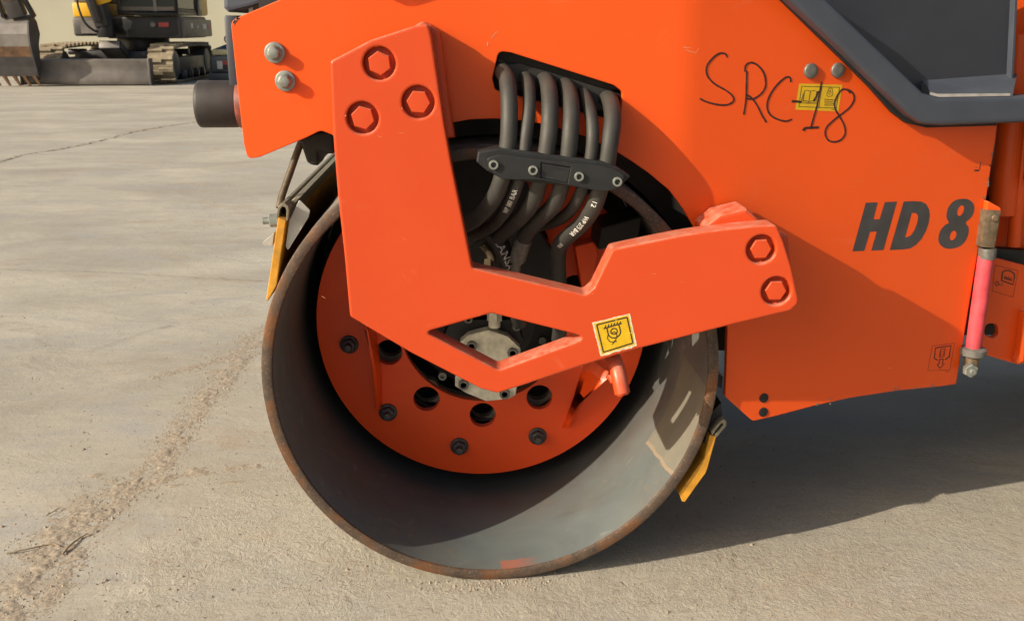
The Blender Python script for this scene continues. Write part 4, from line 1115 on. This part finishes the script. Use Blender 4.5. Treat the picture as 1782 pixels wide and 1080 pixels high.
g.box((-4.925, 14.38, 0.015), (-4.895, 14.56, 0.415), X_GREY); g.box((-6.885, 14.38, 0.015), (-6.855, 14.56, 0.415), X_GREY)
g.box((-6.25, 14.5, 0.18), (-6.12, 15.5, 0.30), X_GREY); g.box((-5.4, 14.5, 0.18), (-5.27, 15.5, 0.30), X_GREY)
g.build('dozer_blade', EX, smooth=30, bevel=0.006)
g = Geo(); g.box((-6.27, 15.12, 0.74), (-5.82, 17.1, 1.03), X_GREY); g.box((-5.82, 15.3, 0.70), (-4.62, 17.0, 1.05), X_BLACK)
g.build('house_skirt', EX, bevel=0.04, bseg=3)
g = Geo(); g.box((-6.14, 15.105, 0.78), (-5.90, 15.119, 0.98), X_STEEL); g.build('vent_grille', EX)
g = Geo(); g.box((-6.25, 15.14, 1.035), (-5.84, 16.9, 1.25), X_YEL); g.build('side_cover', EX, bevel=0.02)
g = Geo(); g.box((-6.24, 15.2, 1.255), (-5.84, 16.8, 1.7), X_BROWN); g.build('upper_cover', EX, bevel=0.03)
g = Geo(); g.box((-4.66, 15.35, 0.715), (-4.57, 17.15, 1.0), X_BROWN); g.build('rear_skirt', EX, bevel=0.02)
for y0, y1, z0, z1, mt in ((15.75, 15.85, .86, .94, X_WHITE), (16.5, 16.75, .84, .93, X_WHITE), (16.78, 16.92, .84, .92, X_RED), (16.15, 16.20, .86, .90, X_WHITE)):
    g = Geo(); g.box((-4.569, y0, z0), (-4.563, y1, z1), mt); g.build('label_plate', EX)
g = Geo()
X0, X1, Y0, Y1 = -5.55, -4.60, 15.15, 16.35
g.box((X0, Y0, 1.06), (X1, Y1, 1.12), X_BLACK)
for x in (X0, X1 - 0.06):
    for y in (Y0, Y1 - 0.06): g.box((x, y, 1.12), (x + 0.06, y + 0.06, 2.45), X_BLACK)
g.box((X0, Y0, 2.45), (X1, Y1, 2.55), X_BLACK); g.box((X1 - 0.05, Y0 + 0.06, 1.12), (X1 - 0.01, Y1 - 0.06, 1.16), X_BLACK)
cab = g.build('cab', EX, bevel=0.01)
for a, b_ in (((X0 + .06, Y0 + .02, 1.14), (X1 - .06, Y0 + .03, 2.44)), ((X1 - .03, Y0 + .07, 1.17), (X1 - .02, Y1 - .07, 2.44)), ((X0 + .02, Y0 + .07, 1.13), (X0 + .03, Y1 - .07, 2.44)), ((X0 + .07, Y1 - .03, 1.13), (X1 - .07, Y1 - .02, 2.44))):
    g = Geo(); g.box(a, b_, X_GLASS); g.build('window', cab)
g = Geo(); g.box((-5.25, 15.6, 1.12), (-4.85, 16.1, 1.35), X_BLACK); g.box((-5.22, 15.98, 1.35), (-4.88, 16.1, 1.95), X_BLACK); g.build('seat', cab, bevel=0.03)
g = Geo(); g.box((X0 + .06, Y0 + .009, 1.13), (X1 - .06, Y0 + .018, 1.19), X_BROWN); g.box((-4.98, Y0 + .005, 1.12), (-4.93, Y0 + .017, 2.44), X_STEEL); g.build('window_frame', cab)
g = Geo(); g.box((-5.55, 16.37, 1.07), (-4.60, 17.1, 1.95), X_KHAKI); g.build('engine_cover', EX, bevel=0.04)
g = Geo(); g.box((-4.66, 16.36, 1.06), (-4.585, 16.62, 1.9), X_BROWN); g.build('cover_pillar', EX, bevel=0.01)
g = Geo(); g.box((-4.62, 16.42, 1.16), (-4.575, 16.59, 1.75), simple('pale_panel', (0.26, 0.25, 0.19), 0.4)); g.build('side_glass', EX)
g = Geo(); g.box((-4.96, 15.278, 0.88), (-4.80, 15.297, 0.95), X_RED); g.build('label_plate', EX)
g = Geo(); g.lathe([(0.05, 0), (0.05, -0.03), (0.03, -0.045)], (-5.05, 15.30, 0.92), (0, 1, 0), X_STEEL, 16); g.build('work_lamp', EX)
# boom, stick, linkage and bucket
def beam(g, a, b, w, h, mat):
    a, b = Vector(a), Vector(b); t = (b - a).normalized(); s = Vector((1, 0, 0)); s = (s - t * t.dot(s)).normalized(); u = t.cross(s)
    vs = [p + s * (i * w / 2) + u * (j * h / 2) for p in (a, b) for i, j in ((-1, -1), (1, -1), (1, 1), (-1, 1))]
    g.add(vs, [(0, 1, 2, 3), (7, 6, 5, 4), (0, 4, 5, 1), (1, 5, 6, 2), (2, 6, 7, 3), (3, 7, 4, 0)], mat)
g = Geo(); g.lathe([(0.14, 0), (0.14, 0.30)], (-5.72, 15.02, 0.72), (0, 0, 1), X_BLACK, 20); beam(g, (-5.72, 15.0, 0.9), (-5.78, 14.9, 1.4), 0.22, 0.26, X_GREY); g.build('boom_swing_post', EX, bevel=0.02)
g = Geo(); beam(g, (-5.62, 14.92, 1.27), (-6.1, 14.4, 2.9), 0.24, 0.30, X_YEL); beam(g, (-6.1, 14.4, 2.9), (-6.68, 13.8, 3.3), 0.22, 0.26, X_YEL); g.build('boom', EX, bevel=0.02)
g = Geo(); beam(g, (-5.74, 14.80, 0.95), (-5.98, 14.5, 2.2), 0.13, 0.13, X_GREY); g.build('boom_cylinder', EX, bevel=0.03)
g = Geo(); beam(g, (-6.72, 13.75, 3.35), (-6.78, 14.12, 1.28), 0.18, 0.24, X_YEL); g.build('stick', EX, bevel=0.02)
g = Geo(); beam(g, (-6.80, 14.0, 1.60), (-6.68, 14.16, 1.03), 0.24, 0.14, X_GREY); beam(g, (-6.60, 14.05, 1.45), (-6.47, 14.2, 1.02), 0.05, 0.10, X_BLACK); beam(g, (-6.95, 14.05, 1.5), (-6.90, 14.18, 1.02), 0.05, 0.12, X_BLACK); g.build('bucket_linkage', EX, bevel=0.01)
g = Geo(); pth = smooth_path([(-6.08, 14.9, 1.6), (-6.05, 14.86, 1.2), (-5.97, 14.84, 0.95), (-5.85, 14.9, 0.82), (-5.74, 14.95, 0.80)], 6); g.tube(pth, 0.018, X_BLACK, 8); g.build('hydraulic_line', EX, smooth=50)
bp = [(14.27, 1.06), (14.19, 1.03), (14.10, 0.93), (14.06, 0.78), (14.07, 0.60), (14.11, 0.45), (14.17, 0.30), (14.21, 0.16)]
bb = [(14.26, 0.10), (14.34, 0.30), (14.37, 0.62), (14.46, 0.78), (14.40, 0.96)]
g = Geo(); n = len(bp); x0, x1 = -7.25, -6.55
mats = [X_STEEL, X_STEEL, X_STEEL, X_STEEL, X_RUST, X_GREY, X_GREY]
for i in range(n - 1):
    q = [(x0, *bp[i]), (x1, *bp[i]), (x1, *bp[i + 1]), (x0, *bp[i + 1])]
    q2 = [(x, y + 0.03, z - 0.005) for x, y, z in q]
    g.add(q + q2, [(0, 1, 2, 3), (7, 6, 5, 4), (0, 4, 5, 1), (1, 5, 6, 2), (2, 6, 7, 3), (3, 7, 4, 0)], mats[i])
loop = bp + bb; m = len(loop)
for xx in (x0 - 0.025, x1):
    vs = [(xx, y, z) for y, z in loop] + [(xx + 0.025, y, z) for y, z in loop]
    g.add(vs, [tuple(range(m)), tuple(range(2 * m - 1, m - 1, -1))] + [(i, (i + 1) % m, m + (i + 1) % m, m + i) for i in range(m)], X_GREY)
bucket = g.build('bucket', EX, smooth=25)
g = Geo(); w = 0.028
g.add([(-w, -0.012, 0), (w, -0.012, 0), (w, 0.03, 0), (-w, 0.03, 0), (-w * .6 + .05, 0.055, -0.15), (w * .6 + .05, 0.055, -0.15), (w * .6 + .05, 0.07, -0.15), (-w * .6 + .05, 0.07, -0.15)], [(0, 1, 2, 3), (7, 6, 5, 4), (0, 4, 5, 1), (1, 5, 6, 2), (2, 6, 7, 3), (3, 7, 4, 0)], X_RUST)
tm = g.mesh(Vector(), 'tooth', 0)
for k in range(5): link('tooth', tm, bucket, (-7.19 + k * 0.150, 14.20, 0.165))

# blue-grey machine housing next to the excavator
MH = empty('machine_housing', (-3.6, 16.2, 0.0), 'blue-grey machine housing with lifting eye beside the excavator track', 'machine')
HB = simple('housing_grey', (0.075, 0.085, 0.095), 0.5, scale=4, dust=0.2); HBL = simple('housing_blue', (0.035, 0.055, 0.10), 0.5, scale=4)
g = Geo(); g.box((-4.32, 15.75, 0.13), (-3.0, 16.9, 0.42), HB); g.build('housing_body', MH, bevel=0.05, bseg=3)
g = Geo(); g.box((-4.35, 15.72, 0.02), (-2.98, 16.92, 0.13), HB); g.build('housing_base', MH, bevel=0.02)
g = Geo(); g.box((-4.27, 15.77, 0.425), (-3.05, 16.85, 0.52), simple('housing_band', (0.50, 0.46, 0.26), 0.5)); g.build('yellow_band', MH, bevel=0.02)
g = Geo(); vs = [(-4.25, 15.79, 0.52), (-3.06, 15.79, 0.52), (-3.06, 16.84, 0.52), (-4.25, 16.84, 0.52), (-3.95, 15.95, 0.64), (-3.2, 15.95, 0.64), (-3.2, 16.7, 0.64), (-3.95, 16.7, 0.64)]
g.add(vs, [(0, 1, 2, 3), (7, 6, 5, 4), (0, 4, 5, 1), (1, 5, 6, 2), (2, 6, 7, 3), (3, 7, 4, 0)], HBL); g.build('housing_lid', MH, bevel=0.01)
g = Geo(); g.tube([Vector((-4.02 + 0.055 * math.cos(a), 15.93, 0.68 + 0.055 * math.sin(a))) for a in [2 * math.pi * k / 16 for k in range(17)]], 0.014, X_STEEL, 8, cap=False); g.build('lifting_eye', MH, smooth=60)
for a, b_, mt in (((-4.19, 15.735, .20), (-4.10, 15.745, .33), X_WHITE), ((-4.10, 15.735, .27), (-3.98, 15.745, .33), X_RED), ((-4.10, 15.735, .20), (-3.98, 15.745, .265), X_BLACK)):
    g = Geo(); g.box(a, b_, mt); g.build('label_plate', MH)

# greenery and a white pipe at the far left
LEAF = simple('shrub_leaf', (0.055, 0.12, 0.03), 0.6, scale=5, vary=0.5, bmp=0)
SH = empty('shrub', (-9.4, 19.6, 0.0), 'green shrub far behind the excavator bucket', 'shrub')
g = Geo(); rnd = random.Random(3)
for _ in range(1500):
    c = Vector((rnd.gauss(-9.55, 0.17), rnd.gauss(19.6, 0.3), 0.3 + rnd.random() ** 0.8 * 1.7)); s = rnd.uniform(0.03, 0.07)
    u = Vector((rnd.gauss(0, 1), rnd.gauss(0, 1), rnd.gauss(0, 1))).normalized(); w = u.orthogonal().normalized()
    g.add([c - u * s, c + w * s * .5, c + u * s, c - w * s * .5], [(0, 1, 2, 3)], LEAF)
g.build('foliage', SH, smooth=0)['kind'] = 'stuff'
g = Geo()
for k in range(5): g.tube([Vector((-9.5, 19.6, 0)), Vector((-9.5 + 0.2 * (k - 2), 19.6 + 0.1 * (k % 3 - 1), 1.3))], [0.03, 0.012], X_RUST, 7)
g.build('stem', SH)
g = Geo(); g.tube([Vector((-11.0, 18.0, 1.09)), Vector((-8.58, 18.0, 1.09))], 0.04, X_WHITE, 12); g.tube([Vector((-8.62, 18.0, 0.0)), Vector((-8.62, 18.0, 1.09))], 0.035, X_WHITE, 12)
g.tube([Vector((-11.0, 18.0, 0.0)), Vector((-11.0, 18.0, 0.98))], 0.035, X_WHITE, 12)
rl_ = g.build('barrier_rail', None, smooth=50); rl_['label'] = 'white tubular barrier rail in front of the shrub'; rl_['category'] = 'barrier'

# ------------------------------------------------------------------ loose sand, stones and twigs
SAND = simple('loose_sand', (0.320, 0.268, 0.200), 0.9, scale=260, vary=0.35, bmp=0.8, bscale=420)
rnd = random.Random(11)
from mathutils import noise as mnoise
def sand_bed(name, paths, cell=0.0034):
    """a thin uneven drift of sand: a height field that dips below the concrete where no sand lies"""
    segs = []
    for p in paths:
        q = [(on_ground(x, y), w, h) for x, y, w, h in p]
        segs += list(zip(q[:-1], q[1:]))
    xs = [a[0].x for sg in segs for a in sg]; ys = [a[0].y for sg in segs for a in sg]
    x0, x1, y0, y1 = min(xs) - 0.12, max(xs) + 0.12, min(ys) - 0.12, max(ys) + 0.12
    nx, ny = int((x1 - x0) / cell), int((y1 - y0) / cell); vs, idx = [], {}
    for j in range(ny):
        for i in range(nx):
            x, y = x0 + i * cell, y0 + j * cell; best = -1.0
            for (a, wa, ha), (b, wb, hb) in segs:
                dx, dy = b.x - a.x, b.y - a.y; t = max(0, min(1, ((x - a.x) * dx + (y - a.y) * dy) / (dx * dx + dy * dy)))
                d = math.hypot(x - a.x - dx * t, y - a.y - dy * t); w = wa + (wb - wa) * t; h = ha + (hb - ha) * t
                if d < 2.2 * w: best = max(best, h * math.exp(-(d / w) ** 2))
            if best < 0: continue
            p = Vector((x, y, 0))
            n1 = mnoise.fractal(p * 22, 0.8, 2.1, 4); n2 = mnoise.fractal(p * 110, 0.6, 2.1, 2); n3 = random.uniform(-1, 1)
            z = best * (0.36 + 0.52 * n1) + 0.0013 * n2 * min(1, best / 0.002) + 0.00075 * n3 - 0.0011
            idx[i, j] = len(vs); vs.append((x + random.uniform(-.3, .3) * cell, y + random.uniform(-.3, .3) * cell, z))
    fs = []
    for (i, j), k in idx.items():
        q = (k, idx.get((i + 1, j)), idx.get((i + 1, j + 1)), idx.get((i, j + 1)))
        if None not in q and max(vs[m][2] for m in q) > 0: fs.append(q)
    me = bpy.data.meshes.new(name); me.from_pydata(vs, [], fs); me.materials.append(SAND); me.shade_smooth()
    o = link(name, me, None, (0, 0, 0)); o['kind'] = 'stuff'
T = [(-30, 1090, .055, .006), (30, 1050, .055, .007), (90, 990, .050, .007), (110, 930, .055, .007), (180, 880, .045, .007), (240, 840, .042, .006), (285, 800, .036, .006), (320, 740, .034, .005), (365, 690, .040, .005), (400, 640, .050, .0048), (440, 600, .07, .0045), (470, 575, .08, .004)]
sand_bed('loose_sand', [T, [(160, 826, .012, .0035), (215, 838, .02, .005), (270, 835, .025, .006), (330, 822, .022, .005), (390, 816, .022, .005), (445, 810, .016, .004)], [(100, 862, .014, .003), (150, 864, .016, .004)], [(300, 845, .008, .003), (420, 838, .008, .0035)],
         [(250, 660, .03, .0032), (330, 640, .05, .0036), (400, 620, .06, .004)]])
def grains(path, name, spread):
    vs, fs = [], []
    for (a, wa, _), (b, wb, _) in zip([(on_ground(x, y), w, h) for x, y, w, h in path[:-1]], [(on_ground(x, y), w, h) for x, y, w, h in path[1:]]):
        for _ in range(int((b - a).length * 5500)):
            c = a.lerp(b, rnd.random()); x, y = c.x + rnd.gauss(0, wa * spread), c.y + rnd.gauss(0, wa * spread)
            r = min(0.0038, 0.0006 + rnd.expovariate(1 / 0.0005)); k = len(vs); ph = rnd.random() * 6
            for q in range(4): vs.append((x + r * math.cos(ph + q * 1.57) * rnd.uniform(.7, 1.2), y + r * math.sin(ph + q * 1.57) * rnd.uniform(.7, 1.2), 0.0))
            vs.append((x, y, r * rnd.uniform(0.6, 1.3))); fs += [(k, k + 1, k + 4), (k + 1, k + 2, k + 4), (k + 2, k + 3, k + 4), (k + 3, k, k + 4)]
    me = bpy.data.meshes.new(name); me.from_pydata(vs, [], fs); me.materials.append(SAND)
    o = link(name, me, None, (0, 0, 0)); o['kind'] = 'stuff'
grains(T, 'sand_grains', 0.9)
vs, fs = [], []
for _ in range(900):
    x = rnd.gauss(0.0, 0.09); y = rnd.gauss(-0.010, 0.012) - abs(x) * 0.02
    r = min(0.0035, 0.0006 + rnd.expovariate(1 / 0.0006)); k = len(vs); ph = rnd.random() * 6
    for q in range(4): vs.append((x + r * math.cos(ph + q * 1.57) * rnd.uniform(.7, 1.2), y + r * math.sin(ph + q * 1.57) * rnd.uniform(.7, 1.2), 0.0))
    vs.append((x, y, r * rnd.uniform(0.6, 1.2))); fs += [(k, k + 1, k + 4), (k + 1, k + 2, k + 4), (k + 2, k + 3, k + 4), (k + 3, k, k + 4)]
me = bpy.data.meshes.new('contact_crumbs'); me.from_pydata(vs, [], fs); me.materials.append(SAND)
o = link('contact_crumbs', me, None, (0, 0, 0)); o['kind'] = 'stuff'
vs, fs = [], []
for _ in range(4200):
    px, py = rnd.uniform(-20, 1800), rnd.uniform(170, 1100)
    if rnd.random() > ((py - 60) / 900) ** 1.1: continue
    c = on_ground(px, py); r = min(0.005, 0.0008 + rnd.expovariate(1 / 0.0007)); k = len(vs); ph = rnd.random() * 6
    for q in range(5): vs.append((c.x + r * math.cos(ph + q * 1.257) * rnd.uniform(.6, 1.2), c.y + r * math.sin(ph + q * 1.257) * rnd.uniform(.6, 1.2), 0.0))
    vs.append((c.x, c.y, r * rnd.uniform(.6, 1.1))); fs += [(k + q, k + (q + 1) % 5, k + 5) for q in range(5)]
me = bpy.data.meshes.new('grit'); me.from_pydata(vs, [], fs); me.materials.append(simple('grit_stone', (0.25, 0.20, 0.145), 0.9, scale=40, vary=0.5, bmp=0))
o = link('grit', me, None, (0, 0, 0)); o['kind'] = 'stuff'
TWIG = simple('dry_twig', (0.27, 0.20, 0.125), 0.8, scale=60)
for pxs, rr, lab in (([(12, 962), (50, 954), (90, 946), (104, 950)], 0.0016, 'thin straight dry twig lying at the left edge of the sand trail'),
                     ([(109, 964), (120, 950), (138, 936), (153, 927)], 0.0019, 'thicker bent dry twig lying across the sand trail'),
                     ([(80, 897), (95, 888), (105, 882)], 0.0011, 'tiny dry stalk on bare concrete above the other twigs')):
    g = Geo(); pts = smooth_path([on_ground(x, y, 0.003 + 0.002 * (i % 2)) for i, (x, y) in enumerate(pxs)], 5)
    g.tube(pts, [rr * (1 - 0.4 * i / len(pts)) for i in range(len(pts))], TWIG, 7)
    o = g.build('twig', None, smooth=50); o['label'] = lab; o['category'] = 'twig'; o['group'] = 'dry twigs by the sand trail'
